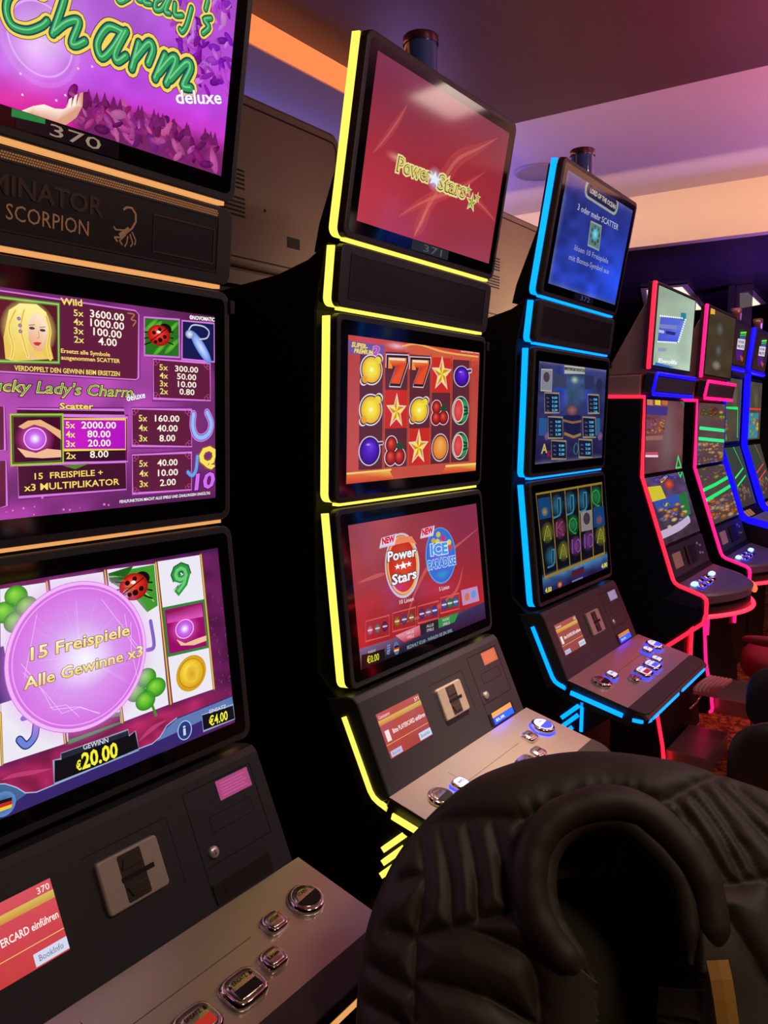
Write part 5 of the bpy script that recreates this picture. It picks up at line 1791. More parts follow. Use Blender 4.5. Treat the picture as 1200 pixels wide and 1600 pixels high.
def outlined_machine(x, label, m_tube, m_sign, top_on, step):
    r = empty('slot_machine', (x, 0, 0), label, 'slot machine', 'tube-outlined slot machines further along')
    b = MB()
    body = [(.60, 1.70), (.012, 1.70), (.010, 1.345), (-.143, .90), (-.165, .872), (-.285, .832), (-.292, .75), (-.28, .72), (-.078, .548), (-.092, .29), (-.13, .115), (-.138, .03), (-.12, 0.0), (.60, 0)]
    b.side(body, 0.0, WB, 0, 0.004)
    cab = b.build('cabinet', M_BLACK, r)
    b = MB()
    b.side([(.60, 1.702), (.60, 1.79), (.02, 1.80), (.02, 1.702)], 0.0, WB, 0, 0.006)
    b.side([(-.02, 2.17), (.02, 2.12), (.20, 1.80), (.0, 1.80)], 0.03, WB-0.03, 0, 0.006)
    b.build('upper_housing', mat('beige_housing', (0.42, 0.31, 0.22), 0.55, noise=.05, nscale=8), r)
    b = MB()
    for xx in (0.0,):
        P = [np.array((xx, p[0], p[1])) for p in OUT_B]
        P = catmull(P[:2], 1)[:1]+P[1:]
        b.tube(P, 0.0085, 0, 8)
    b.build('light_tube', m_tube, r)
    # top display, sign, pictures
    F1, L1 = fseg((-.040, 2.200), (-.024, 1.825))
    b = MB()
    b.slab(F1, rrect(0.0, 0, .632, L1, 0.012), -0.04, 0.0, 0, 0.003)
    b.slab(F1, rrect(0.015, .012, .618, L1-.012, 0.004), 0.0, 0.0005, 1)
    td = b.build('top_display', [M_BEZEL, M_GLASS], r)
    b = MB()
    b.tube([F1.p(0.0, L1-.002, -.01), F1.p(-.004, L1-.015, -.01), F1.p(-.004, 0.01, -.01), F1.p(0, 0.0, -.01)], 0.010, 0, 8)
    b.build('light_tube', m_tube, td)
    F2, L2 = fseg((-.045, 1.805), (-.030, 1.712))
    b = MB()
    b.slab(F2, rrect(0.0, 0, WB, L2, 0.008), -0.04, 0.0, 0, 0.002)
    b.slab(F2, rrect(0.045, .015, WB-.03, L2-.015, 0.004), 0.0, 0.002, 1, 0.001)
    sg = b.build('sign_panel', [M_BEZEL, M_SIGNB], r)
    b = MB()
    b.tube([F2.p(WB-.02, L2-.002, .003), F2.p(.02, L2-.002, .003), F2.p(.008, L2-.01, .003), F2.p(.006, .012, .003), F2.p(.02, .002, .003), F2.p(WB-.02, .002, .003)], 0.0085, 0, 8)
    b.build('light_tube', m_sign, sg)
    F3, L3 = fseg((.004, 1.698), (.002, 1.347))
    F4, L4 = fseg((.002, 1.342), (-.103, 1.030))
    b = MB()
    b.slab(F3, rrect(0.012, 0.004, WB-.012, L3-.004, 0.006), -0.02, 0.004, 0, 0.002)
    md = b.build('middle_display', M_GLASS, r)
    b = MB()
    b.slab(F4, rrect(0.012, 0.004, WB-.012, L4-.004, 0.006), -0.02, 0.004, 0, 0.002)
    ld = b.build('lower_display', M_GLASS, r)
    F5, L5 = fseg((-.106, 1.022), (-.150, .890))
    b = MB()
    b.slab(F5, rrect(0.012, 0.0, WB-.012, L5, 0.004), -0.02, 0.004, 0, 0.002)
    con = b.build('console', M_BEZEL, r)
    b = MB()
    b.slab(F5, rrect(.09, .035, .21, .105, .004), .004, .008, 0, .002)
    b.build('card_screen', mat('dull_copper_screen', (.2, .12, .1), .4, emis=tuple(lin((120, 78, 72))), strength=.6), con)
    b = MB()
    b.slab(F5, rrect(.29, .025, .43, .115, .006), .004, .016, 0, .004)
    b.slab(F5, rrect(.34, .03, .38, .11, .004), .016, .017, 0)
    b.build('card_reader', M_BLACK2, con)
    for u, v in ((.50, .10), (.54, .085), (.51, .05), (.55, .045)):
        b = MB()
        b.slab(F5, rrect(u, v, u+.025, v+.010, .002, 2), .004, .007, 0, .001)
        b.build('switch', M_READER, con)
    # deck with a bulging front edge
    def front(u, d):
        t = u/WB
        return -.290-d*math.sin(math.pi*min(max(t, 0), 1))**0.8
    us = [WB*k/16 for k in range(17)]
    def dring(z, back, d, yo=0.0):
        return [(0.0, back, z+.028), (WB, back, z+.028)]+[(u, front(u, d)+yo, z) for u in us[::-1]]
    b = MB()
    b.loft([dring(.775, -.10, .10, .03), dring(.800, -.155, .125), dring(.832, -.168, .13), dring(.842, -.172, .12, .01)])
    dk = b.build('button_deck', M_DECKB, r)
    F6 = Frame((0, -.290, .8425), (1, 0, 0), (0, .112, .028))
    b = MB()
    for k, (u, v) in enumerate(((.10, .05), (.20, .05), (.30, .05), (.12, .02), (.30, .02), (.41, .05), (.22, .02))):
        m_i = 1 if k in (0, 5) else 0
        bb = MB()
        bb.lathe(F6.p(u, v+.02, .001), [(.032, 0), (.033, .006), (.027, .011), (.001, .012)], 1 if k in (0, 5) else 0, 20, (F6.ex, F6.ey, F6.n), (1, .42), 3.0)
        if k not in (0, 5):
            bb.lathe(F6.p(u, v+.02, .001), [(.036, 0), (.036, .002)], 2, 20, (F6.ex, F6.ey, F6.n), (1, .45), 3.0)
        bb.build('button', [M_CHROME, mat('cyan_white_button', (.5, .7, 1), .3, emis=(.35, .62, 1.0), strength=1.5), M_BLUELED], dk)
    b = MB()
    b.tube([(u, front(u, .13)-.004, .742) for u in us], 0.010, 0, 8)
    b.build('light_tube', led('hot_red_tube', (255, 36, 56), 3.5), dk)
    b = MB()
    b.tube([(u, front(u, .13)-.006, .815) for u in us if .36 < u < .62], 0.012, 0, 8)
    b.build('front_light', led('orange_red_light', (255, 110, 66), 1.3), dk)
    b = MB()
    b.loft([[(u, front(u, .12), .742), (u, front(u, .12), .78), (u, -.28, .78), (u, -.28, .742)] for u in us])
    b.build('apron', M_BLACK2, dk)
    # inner uprights and plinth
    b = MB()
    for u, y, z0, z1 in ((.12, -.215, .50, .735), (.045, -.095, .43, .535)):
        b = MB()
        b.tube([(u, y, z0), (u, y, z1)], 0.008, 0, 8)
        b.box((u-.04, y+.0075, z0), (u+.02, y+.02, z1), 1)
        b.build('inner_light', [m_tube, mat('dark_red_panel', (.25, .02, .03), .4)], r)
    b = MB()
    b.box((.05, -.325, 0), (.44, -.14, .085), 0, .004)
    b.build('plinth', step, r)
    S = {}
    S['t'] = (F1, (0.02, .016, .612, L1-.016), td)
    S['m'] = (F3, (0.03, .008, WB-.03, L3-.008), md)
    S['l'] = (F4, (0.03, .008, WB-.03, L4-.008), ld)
    return r, S


M_RED = led('red_tube', (255, 24, 48), 3.0)
M_PINKT = led('pink_tube', (255, 20, 100), 2.4)
M_BLUEB = led('deep_blue_tube', (8, 6, 240), 2.2)
M_STEP = mat('satin_plinth_plate', (0.30, 0.25, 0.24), 0.3, 0.6)
r4, S4 = outlined_machine(X4, 'slot machine outlined in red tube light with a pale grey-green top screen', M_RED, M_BLUEB, True, M_STEP)
r5, S5 = outlined_machine(X5, 'slot machine outlined in pink tube light with a dark brown top screen', M_PINKT, M_PINKT, False, M_STEP)
GREEN = (40, 236, 120)


def rect_quad(S, x):
    F, R, par = S
    F = F.shifted(x)
    u0, v0, u1, v1 = R
    return [proj(F.p(u, v)) for u, v in ((u0, v1), (u1, v1), (u1, v0), (u0, v0))]


def pic(S, quad):
    return Screen(S[0], quad, S[1], .0052 if S[0] is not S4['t'][0] and S[0] is not S5['t'][0] else .0009)


def blobs(S, rg, n, box, size, cols, L):
    for k in range(n):
        c = rg.choice(cols)
        x, y = rg.uniform(box[0], box[2]), rg.uniform(box[1], box[3])
        s = rg.uniform(*size)
        S.ell((x, y), s, s*.7, c, tuple(int(q*.5) for q in c), L=L+k % 3, n=9)


q4 = {'t': [(1031, 449), (1083, 470), (1073, 578), (1021, 571)], 'm': [(1013, 620), (1068, 624), (1063, 730), (1006, 738)], 'l': [(1008, 747), (1060, 736), (1093, 832), (1043, 850)]}
S = pic(S4['t'], q4['t'])
S.bg(lambda X, Y, u, v: mixc((150, 168, 148), (176, 200, 180), u*.5+.6*v)*(0.92+.14*vnoise(X, Y, 14, 3)[:, None]), 30, 24)
S.poly(Z10(388, 365, 545, 365, 560, 390, 500, 545, 366, 545), [(84, 96, 200), (90, 110, 214), (110, 130, 220), (60, 90, 226), (70, 80, 206)], L=1)
S.poly(Z10(382, 415, 500, 420, 495, 450, 380, 445), (126, 130, 200), L=2)
S.poly(Z10(377, 457, 412, 462, 410, 482, 375, 477), (190, 190, 230), L=2)
S.poly(Z10(425, 462, 490, 470, 482, 492, 420, 484), (40, 44, 120), L=2)
for i in range(11):
    S.ell(*Z10(388+14.5*i, 357+.8*i), 1.3, 1.3, WHITE, L=3, n=8)
    S.ell(*Z10(370+12*i, 543), 1.2, 1.2, WHITE, L=3, n=8)
    S.ell(*Z10(556-5*i, 375+16*i), 1.4, 1.4, WHITE, L=3, n=8)
S.poly(Z10(525, 325, 562, 328, 558, 385, 522, 380), (40, 130, 150), L=2)
S.poly(Z10(352, 690, 480, 720, 440, 735, 346, 712), (60, 110, 196), L=1)
S.text('Ewolfs', *Z10(372, 690, 492, 700), 6, (236, 244, 250), bold=.04, L=3)
S.line(Z10(370, 600, 420, 598), 2.4, (150, 150, 190), L=2)
S.build('screen', S4['t'][2])
S = pic(S4['m'], q4['m'])  # a game reflected in the glass is painted into the left half
S.bg(lambda X, Y, u, v: (mixc((84, 44, 56), (120, 72, 76), vnoise(X, Y, 20, 2))*(1-.55*gauss(u, v, .55, .55, .22, .5)[:, None])+np.array((130, 120, 120))*.55*gauss(u, v, .55, .55, .22, .5)[:, None]), 30, 24)
rg = random.Random(5)
for x, c in ((318, (190, 130, 100)), (372, (220, 196, 60)), (420, (196, 100, 60))):
    S.poly(Z10(x-20, 940, x+18, 942, x+18, 985, x-20, 980), c, L=1)
S.poly(Z10(295, 985, 440, 995, 430, 1060, 290, 1050), (66, 50, 130), L=1)
S.poly(Z10(288, 1075, 420, 1085, 405, 1200, 280, 1185), (120, 70, 90), L=1)
blobs(S, rg, 40, (950+290/4.704, 420+1080/4.704, 950+410/4.704, 420+1190/4.704), (1.5, 3), [(214, 120, 50), (190, 90, 110), (226, 160, 80), (150, 60, 40)], 2)
S.poly(Z10(280, 1210, 400, 1205, 398, 1240, 278, 1240), (150, 100, 90), L=2)
S.poly(Z10(275, 1330, 362, 1330, 360, 1370, 272, 1365), (190, 80, 100), L=2)
S.line(Z10(275, 1358, 360, 1362), 1.5, (236, 200, 230), L=5)
S.line(Z10(488, 1460, 505, 1370, 525, 1455, 490, 1462), 1.8, GREEN, L=3)
S.line(Z10(535, 950, 555, 955, 552, 985), 3, (40, 120, 60), L=3)
S.build('screen', S4['m'][2])
S = pic(S4['l'], q4['l'])
S.bg(lambda X, Y, u, v: mixc((86, 66, 110), (64, 46, 62), v*1.1)*(.8+.4*vnoise(X, Y, 7, 2)[:, None]), 30, 24)
blobs(S, rg, 16, (1018, 743, 1052, 752), (3, 6), [(60, 70, 180), (120, 60, 120), (90, 80, 170)], 1)
S.poly(Z11(300, 290, 385, 280, 430, 375, 340, 400), (206, 190, 50), L=2)
S.ell(*Z11(442, 270), 7, 9, (214, 90, 60), (130, 40, 50), L=2)
S.poly(Z11(375, 240, 420, 200, 430, 215, 390, 262), (226, 200, 60), L=3)
S.poly(Z11(350, 400, 510, 345, 530, 420, 385, 480), (50, 80, 170), L=2)
S.poly(Z11(510, 350, 570, 330, 612, 500, 560, 530), (40, 110, 60), L=2)
blobs(S, rg, 40, (950+390/4.8, 700+420/4.8, 950+570/4.8, 700+590/4.8), (2, 5), [(214, 150, 90), (206, 130, 60), (120, 130, 210), (226, 200, 140), (90, 110, 170)], 3)
S.line(Z11(405, 650, 480, 620, 540, 590, 600, 540), 5, (190, 170, 200), L=6, smooth=True)
S.line(Z11(530, 180, 575, 260, 605, 350), 1.8, GREEN, L=6)
S.line(Z11(500, 180, 515, 215, 535, 165, 505, 170), 1.6, GREEN, L=6)
S.build('screen', S4['l'][2])
q5 = {'t': [(1113, 482), (1148, 500), (1140, 588), (1104, 584)], 'm': [(1087, 625), (1127, 625), (1124, 718), (1084, 723)], 'l': [(1083, 728), (1125, 721), (1147, 817), (1115, 823)]}
S = pic(S5['t'], q5['t'])
S.bg(lambda X, Y, u, v: mixc((58, 46, 36), (74, 62, 44), vnoise(X, Y, 12, 7)), 20, 20)
S.ell(*Z10(830, 450), 6, 11, (96, 96, 90), (64, 54, 44), L=1)
S.ell(*Z10(820, 600), 5, 10, (96, 96, 90), (64, 54, 44), L=1)
S.ell(*Z10(805, 705), 7, 8, (140, 134, 130), (70, 58, 48), L=1)
S.poly(Z10(772, 295, 800, 300, 798, 342, 768, 338), (230, 170, 70), L=1)
S.build('screen', S5['t'][2])
S = pic(S5['m'], q5['m'])
S.bg(lambda X, Y, u, v: mixc((82, 58, 58), (96, 76, 80), vnoise(X, Y, 9, 7)), 20, 20)
bx = lambda a, b_, c, d: (950+a/4.704, 420+b_/4.704, 950+c/4.704, 420+d/4.704)
blobs(S, rg, 20, bx(670, 990, 780, 1100), (2, 4.5), [(150, 60, 40), (80, 120, 40), (130, 90, 50), (100, 50, 70)], 1)
blobs(S, rg, 7, bx(795, 1005, 830, 1090), (3, 5), [(150, 170, 50), (200, 190, 60), (140, 80, 120)], 1)
blobs(S, rg, 50, bx(640, 1265, 815, 1420), (2, 4.5), [(150, 90, 110), (200, 150, 110), (110, 80, 150), (190, 120, 60), (120, 110, 150), (206, 170, 100)], 1)
S.line(Z10(652, 1150, 830, 1168), 1.9, (60, 236, 150), L=4)
S.line(Z10(646, 1228, 826, 1248), 1.9, (60, 236, 150), L=4)
S.build('screen', S5['m'][2])
S = pic(S5['l'], q5['l'])
S.bg(lambda X, Y, u, v: mixc((84, 70, 62), (70, 56, 66), vnoise(X, Y, 9, 5)), 20, 20)
bx = lambda a, b_, c, d: (950+a/4.8, 700+b_/4.8, 950+c/4.8, 700+d/4.8)
blobs(S, rg, 30, bx(660, 100, 870, 250), (2, 5), [(130, 130, 50), (90, 140, 60), (160, 150, 60), (150, 60, 130), (110, 100, 90)], 1)
blobs(S, rg, 60, bx(750, 400, 950, 560), (2, 5), [(190, 120, 60), (206, 160, 120), (130, 100, 150), (206, 100, 40), (170, 150, 120)], 1)
S.line(Z11(710, 338, 790, 300, 880, 248), 2.0, GREEN, L=4)
S.line(Z11(735, 420, 820, 375, 908, 330), 2.0, GREEN, L=4)
S.build('screen', S5['l'][2])

# curved ridged foot rest in front of the red machine
c0 = hit(1106, 1072, 2, .30)
b = MB()
n = 9
ridge = []
for i in range(25):
    t = i/24-.5
    yy = -.04+.12*(t*2)**2*.3
    ridge.append((t*.30, .10*(t*2)**2))
rings = []
for (u, h) in ridge:
    ring = []
    for k in range(13):
        s = k/12
        ring.append((u, -.055+.11*s-h*.25, .0+h*.10+.004*(k % 2)+.0))
    for k in range(12, -1, -1):
        s = k/12
        ring.append((u, -.055+.11*s-h*.25, -.014+h*.10))
    rings.append(ring)
b.loft(rings, 0, True, True, False)
fo = b.build('pad', mat('ridged_rubber_pad', (.42, .25, .25), .45), None)
fo.parent = r4
fo.name = 'foot_rest'
fo.location = (float(c0[0])-X4, float(c0[1]), .30)
b = MB()
b.tube([(-.13, .0, -.014), (-.16, .02, -.05), (-.22, .03, -.06)], .006, 0, 8)
b.build('bracket', M_CHROME, fo)

# ------------------------------------------------------------------ machines with the broad blue side bands
def blue_machine(x, label, tall, top_quad, seed):
    WC = 0.60
    r = empty('slot_machine', (x, 0, 0), label, 'slot machine', 'slot machines with broad blue bands')
    P = [(.03, 1.90), (.03, 1.43), (-.095, 1.05), (-.115, 1.015), (-.150, 1.0), (-.265, .975), (-.40, .95)]
    b = MB()
    b.side([(.60, 1.88), (.05, 1.88), (.05, 1.43), (-.075, 1.04), (-.14, .985), (-.40, .935), (-.40, .88), (-.05, .72), (-.05, 0), (.60, 0)], 0.02, WC-.02, 0, .004)
    b.build('cabinet', M_BLACK2, r)
    b = MB()
    n = len(P)
    for xx in (0.0,):
        rings = []
        for i in range(n):
            a, c = np.array(P[max(i-1, 0)]), np.array(P[min(i+1, n-1)])
            t = (c-a)/np.linalg.norm(c-a)
            nn = np.array([-t[1], t[0]])*.019
            p = np.array(P[i])
            rings.append([(xx, *(p-nn)), (xx+.02, *(p-nn)), (xx+.02, *(p+nn)), (xx, *(p+nn))])
        b.loft(rings)
    b.build('side_light', led('broad_blue_light', (10, 6, 250), 1.4), r)
    F1, L1 = fseg((.0, 2.21), (.03, 1.925))
    b = MB()
    b.slab(F1, rrect(.10, 0, .56, L1, .012), -.05, 0, 0, .003)
    td = b.build('top_display', M_BEZEL, r)
    b = MB()
    b.tube([F1.p(.095, L1, -.02), F1.p(.093, .02, -.02), F1.p(.10, .0, -.01), F1.p(.12, -.008, -.005), F1.p(.54, -.008, -.005)], .016, 0, 8)
    b.build('side_light', led('broad_blue_light', (10, 6, 250), 1.4), td)
    b = MB()
    b.lathe((.30, -.01+.05, 2.20), [(.03, -.05), (.03, .05), (.032, .05), (.032, .09), (.02, .092)], 0, 20)
    b.build('signal_lamp', mat('copper_lamp_cap', (.5, .28, .2), .3, .5), r)
    S = Screen(F1, [(0, 0), (100, 0), (100, 140), (0, 140)], (.125, .02, .535, L1-.02), .0008)
    S.bg(lambda X, Y, u, v: mixc((44, 26, 36), (60, 34, 30), v), 6, 6)
    S.ell((52, 30), 26, 16, (30, 60, 60), (40, 40, 60), L=1)
    for k in range(3):
        S.line([(40, 30+k*9), (76, 22+k*9)], 4, [(110, 230, 60), (60, 170, 90), (60, 90, 170)][k], L=2)
    S.poly([(28, 52), (78, 46), (80, 84), (30, 88)], (216, 206, 226), L=2)
    S.text('POWER', (34, 66), (72, 62), 8, (110, 80, 120), bold=.04, L=3)
    S.text('FRUITS', (33, 82), (75, 78), 9, (90, 50, 110), bold=.04, L=3)
    S.poly([(26, 92), (70, 88), (82, 118), (40, 126)], (74, 30, 130), L=2)
    S.poly([(60, 104), (84, 112), (80, 126), (64, 118)], (170, 80, 40), L=3)
    S.build('screen', td)
    F2, L2 = fseg((.045, 1.87), (.045, 1.45))
    F3, L3 = fseg((.043, 1.435), (-.08, 1.045))
    GL = mat('olive_reflecting_glass', (0.03, 0.028, 0.02), 0.08)
    b = MB()
    b.slab(F2, rrect(.045, 0, WC-.045, L2, .006), -.01, .006, 0, .002)
    md = b.build('middle_display', GL, r)
    b = MB()
    b.slab(F3, rrect(.045, 0, WC-.045, L3, .006), -.01, .006, 0, .002)
    ld = b.build('lower_display', GL, r)
    rg = random.Random(seed)
    col = GREEN if seed == 1 else (236, 60, 50)
    S = Screen(F2, [(0, 0), (100, 0), (100, 90), (0, 90)], (.06, .012, WC-.06, L2-.012), .007)
    S.bg(lambda X, Y, u, v: mixc((66, 62, 54), (82, 76, 58), vnoise(X, Y, 22, seed)), 10, 10)  # olive-grey reflection on the glass, painted into the picture
    S.ell((62, 26), 20, 22, (104, 92, 66, .8), (80, 72, 58, 0), L=1)
    S.line([(6, 42), (82, 42)]+([(88, 84)] if seed == 1 else [(96, 42)]), 2.4, col, L=3)
    if seed == 1:
        blobs(S, rg, 16, (8, 60, 30, 88), (3, 6), [(150, 150, 90), (110, 150, 90), (170, 110, 70), (90, 150, 120)], 1)
    else:
        S.poly([(20, 48), (86, 48), (84, 88), (18, 88)], (60, 130, 150), L=1)
        blobs(S, rg, 16, (24, 50, 82, 86), (4, 8), [(206, 70, 50), (220, 200, 90), (110, 180, 180), (160, 190, 80)], 2)
    S.build('screen', md)
    S = Screen(F3, [(0, 0), (100, 0), (100, 90), (0, 90)], (.06, .012, WC-.06, L3-.012), .007)
    S.bg(lambda X, Y, u, v: mixc((52, 70, 58), (60, 56, 56), v+.3*vnoise(X, Y, 22, seed)), 10, 10)
    blobs(S, rg, 30, (22, 58, 80, 80), (3, 6), [(150, 110, 90), (130, 120, 110), (170, 120, 80), (150, 60, 60)], 1)
    for P2 in ([(62, 0), (84, 34), (24, 46)], [(24, 58), (86, 46)]):
        S.line(P2, 2.4, col, L=3)
    S.build('screen', ld)
    F4, L4 = fseg((-.135, .992), (-.39, .938))
    b = MB()
    b.slab(F4, [(.03, 0), (WC-.03, 0), (WC-.03, L4), (.03, L4)], 0, .012, 0, .002)
    dk = b.build('button_deck', mat('pale_green_deck', (.30, .36, .32), .3), r)
    for u, v, c in ((.16, .15, 0), (.28, .14, 0), (.42, .16, 1), (.20, .07, 1), (.36, .07, 0)):
        b = MB()
        b.lathe(F4.p(u, v, .012), [(.03, 0), (.028, .008), (.001, .010)], 0, 16, (F4.ex, F4.ey, F4.n), (1, .6), 3)
        b.build('button', M_LIT if c else M_CHROME, dk)
    F5, L5 = fseg((-.082, 1.04), (-.13, .995))
    b = MB()
    b.slab(F5, [(.05, 0), (WC-.05, 0), (WC-.05, L5), (.05, L5)], 0, .01, 0, .002)
    for u in (.1, .17, .24):
        b.slab(F5, [(u, .01), (u+.05, .01), (u+.05, L5-.01), (u, L5-.01)], .01, .012, 1)
    b.build('console', [M_BLACK2, mat('amber_decal', (.5, .3, .12), .4, emis=(.3, .15, .05), strength=.6)], r)
    return r


blue_machine(3.765, 'slot machine with a broad blue side band, partly hidden behind the pink-outlined machine', True, None, 1)
blue_machine(4.42, 'slot machine with a broad blue side band, farthest along at the right picture edge', True, None, 2)

# ------------------------------------------------------------------ chairs
M_LEATH = mat('black_leatherette', (0.022, 0.02, 0.022), 0.42, noise=.15, nscale=120, bump=.1)
M_REDL = mat('red_upholstery', (0.20, 0.012, 0.02), 0.6, noise=.15, nscale=120)


def chair(loc, rot, label, m_seat, m_back, zs=.50, zb=.86, first=False):
    r = empty('chair', loc, label, 'chair', 'chairs along the aisle')
    r.rotation_euler = (0, 0, rot)
    def cushion(c, sx, sy, sz, e=3.0):
        b = MB()
        rings = []
        for i in range(13):
            ph = -math.pi/2+math.pi*i/12
            rr = max(abs(math.cos(ph))**.45, .02)
            z = math.copysign(abs(math.sin(ph))**.7, math.sin(ph))
            ring = []
            for k in range(36):
                a = 2*math.pi*k/36
                ca, sa = math.cos(a), math.sin(a)
                q = (abs(ca)**e+abs(sa)**e)**(-1/e)
                ring.append((c[0]+sx*rr*ca*q, c[1]+sy*rr*sa*q, c[2]+sz*z))
            rings.append(ring)
        b.loft(rings, 0, True, True, True)
        return b
    cushion((0, 0, zs-.06), .235, .225, .065).build('seat', m_seat, r)
    # backrest: a padded, slightly curved slab behind the seat (-y)
    b = MB()
    rings = []
    for i in range(13):
        ph = -math.pi/2+math.pi*i/12
        rr = max(abs(math.cos(ph))**.5, .02)
        w_ = math.sin(ph)*.035
        ring = []
        for k in range(40):
            a = 2*math.pi*k/40
            ca, sa = math.cos(a), math.sin(a)
            q = (abs(ca)**3.4+abs(sa)**3.4)**(-1/3.4)
            xx = .225*rr*ca*q
            zz = (zb+zs)/2+.06+(zb-zs-.10)/2*1.15*rr*sa*q
            ring.append((xx, -.235-w_+.35*xx*xx-.10*(zz-zs), zz))
        rings.append(ring)
    b.loft(rings, 0, True, True, True)
    b.build('backrest', m_back, r)
    b = MB()
    b.lathe((0, 0, 0), [(.24, 0), (.24, .012), (.10, .03), (.035, .045), (.035, zs-.12)], 0, 32)
    b.tube([(0.17*math.cos(a), 0.17*math.sin(a), .20) for a in np.linspace(0, 2*math.pi, 24, endpoint=False)], .011, 0, 8, True)
    for a in (0.4, 2.5, 4.6):
        b.tube([(0.03*math.cos(a), .03*math.sin(a), .20), (.17*math.cos(a), .17*math.sin(a), .20)], .008, 0, 6)
    b.build('pedestal', M_CHROME, r)
    return r


chair((1.08, -.80, 0), math.radians(-62), 'dark chair with a padded backrest, lower one of the two at the right picture edge', M_LEATH, M_LEATH, .48, .80)
chair((1.62, -.80, 0), math.radians(-75), 'dark chair with a blue-lit backrest edge, right of the curved foot rest', M_LEATH, M_LEATH, .48, .80)
chair((2.55, -.62, 0), math.radians(-80), 'round puffy chair seat glowing red below the pink-outlined machine', M_REDL, M_REDL, .56, .62)

chair((-.335, -.785, 0), math.radians(125.6), 'dark chair in the foreground, covered by the black quilted jacket', M_LEATH, M_LEATH, .40, .86)

# ------------------------------------------------------------------ the quilted jacket over the chair in front
ZJ = zm(540, 1150, 1.8182)
NJ = np.array([-.66, -.47, .58])
NJ = NJ/np.linalg.norm(NJ)
RJ = np.cross((0, 0, 1.0), NJ)
RJ = RJ/np.linalg.norm(RJ)
UJ = np.cross(NJ, RJ)
OJ = np.array([-.21, -.62, 1.045])
FJ = Frame(OJ, RJ, UJ)
outline = [(556, 1620), (558, 1560), (563, 1500), (575, 1445), (592, 1395), (616, 1345), (648, 1300), (690, 1258), (742, 1219), (800, 1195), (850, 1183), (900, 1178), (960, 1180), (1020, 1189), (1090, 1205), (1150, 1224),
           (1210, 1248), (1290, 1290), (1370, 1360), (1420, 1450), (1440, 1560), (1440, 1700), (1400, 1830), (1250, 1900), (950, 1920), (720, 1880), (590, 1760)]
OU = [np.array(FJ.px(*p)) for p in outline]
OU = catmull(OU+[OU[0]], 8)[:-1]
cen = np.array(FJ.px(960, 1560))
seams = [ZJ(95, 300, 230, 255, 360, 252, 480, 262), ZJ(262, 258, 285, 400, 292, 545), ZJ(335, 256, 355, 400, 360, 540), ZJ(400, 256, 428, 400, 446, 512), ZJ(200, 575, 310, 548, 446, 512), ZJ(310, 548, 420, 590, 500, 650, 520, 800, 525, 900),
         ZJ(210, 270, 222, 420, 200, 575, 190, 800), ZJ(200, 690, 360, 730, 520, 815), ZJ(50, 640, 190, 720), ZJ(40, 740, 190, 830), ZJ(470, 275, 560, 222, 700, 190, 810, 200, 850, 225, 920, 300), ZJ(850, 225, 965, 160, 1040, 130),
         ZJ(890, 200, 960, 320, 1020, 430), ZJ(930, 180, 1010, 300, 1062, 425), ZJ(965, 163, 1050, 300, 1112, 420), ZJ(1020, 150, 1110, 270, 1205, 390), ZJ(1085, 165, 1180, 270, 1290, 380), ZJ(1000, 440, 1110, 425, 1300, 385),
         ZJ(1015, 530, 1090, 650, 1170, 790, 1200, 860), ZJ(1130, 430, 1200, 560, 1320, 720), ZJ(160, 420, 215, 405), ZJ(130, 560, 200, 580)]
SE = []
for s in seams:
    Q = catmull([np.array(FJ.px(*p)) for p in s], 6)
    for i in range(len(Q)-1):
        SE.append((Q[i], Q[i+1]))
SA = np.array([a for a, _ in SE])
SB = np.array([c for _, c in SE])
inner_px = ZJ(668, 700, 600, 640, 540, 560, 512, 480, 510, 400, 540, 320, 600, 272, 680, 255, 760, 275, 830, 330, 885, 400, 920, 480, 930, 560, 930, 650)
inner = [np.array(FJ.px(*p)) for p in inner_px]
hole = np.array(catmull(inner, 5))


def seg_dist(P):
    d = np.full(len(P), 9.0)
    AB = SB-SA
    l2 = (AB**2).sum(1)+1e-12
    for k in range(0, len(P), 2000):
        Q = P[k:k+2000, None, :]
        t = np.clip(((Q-SA)*AB).sum(2)/l2, 0, 1)
        D = Q-(SA+AB*t[..., None])
        d[k:k+2000] = np.sqrt((D**2).sum(2)).min(1)
    return d


def in_poly(P, poly):
    x, y = P[:, 0], P[:, 1]
    r = np.zeros(len(P), bool)
    n = len(poly)
    for i in range(n):
        a, c = poly[i], poly[(i+1) % n]
        m = ((a[1] > y) != (c[1] > y)) & (x < (c[0]-a[0])*(y-a[1])/(c[1]-a[1]+1e-12)+a[0])
        r ^= m
    return r


def poly_dist(P, poly):
    d = np.full(len(P), 9.0)
    for i in range(len(poly)-1):
        a, c = poly[i], poly[i+1]
        ab = c-a
        t = np.clip(((P-a) @ ab)/(ab @ ab+1e-12), 0, 1)
        d = np.minimum(d, np.linalg.norm(P-(a+t[:, None]*ab), axis=1))
    return d


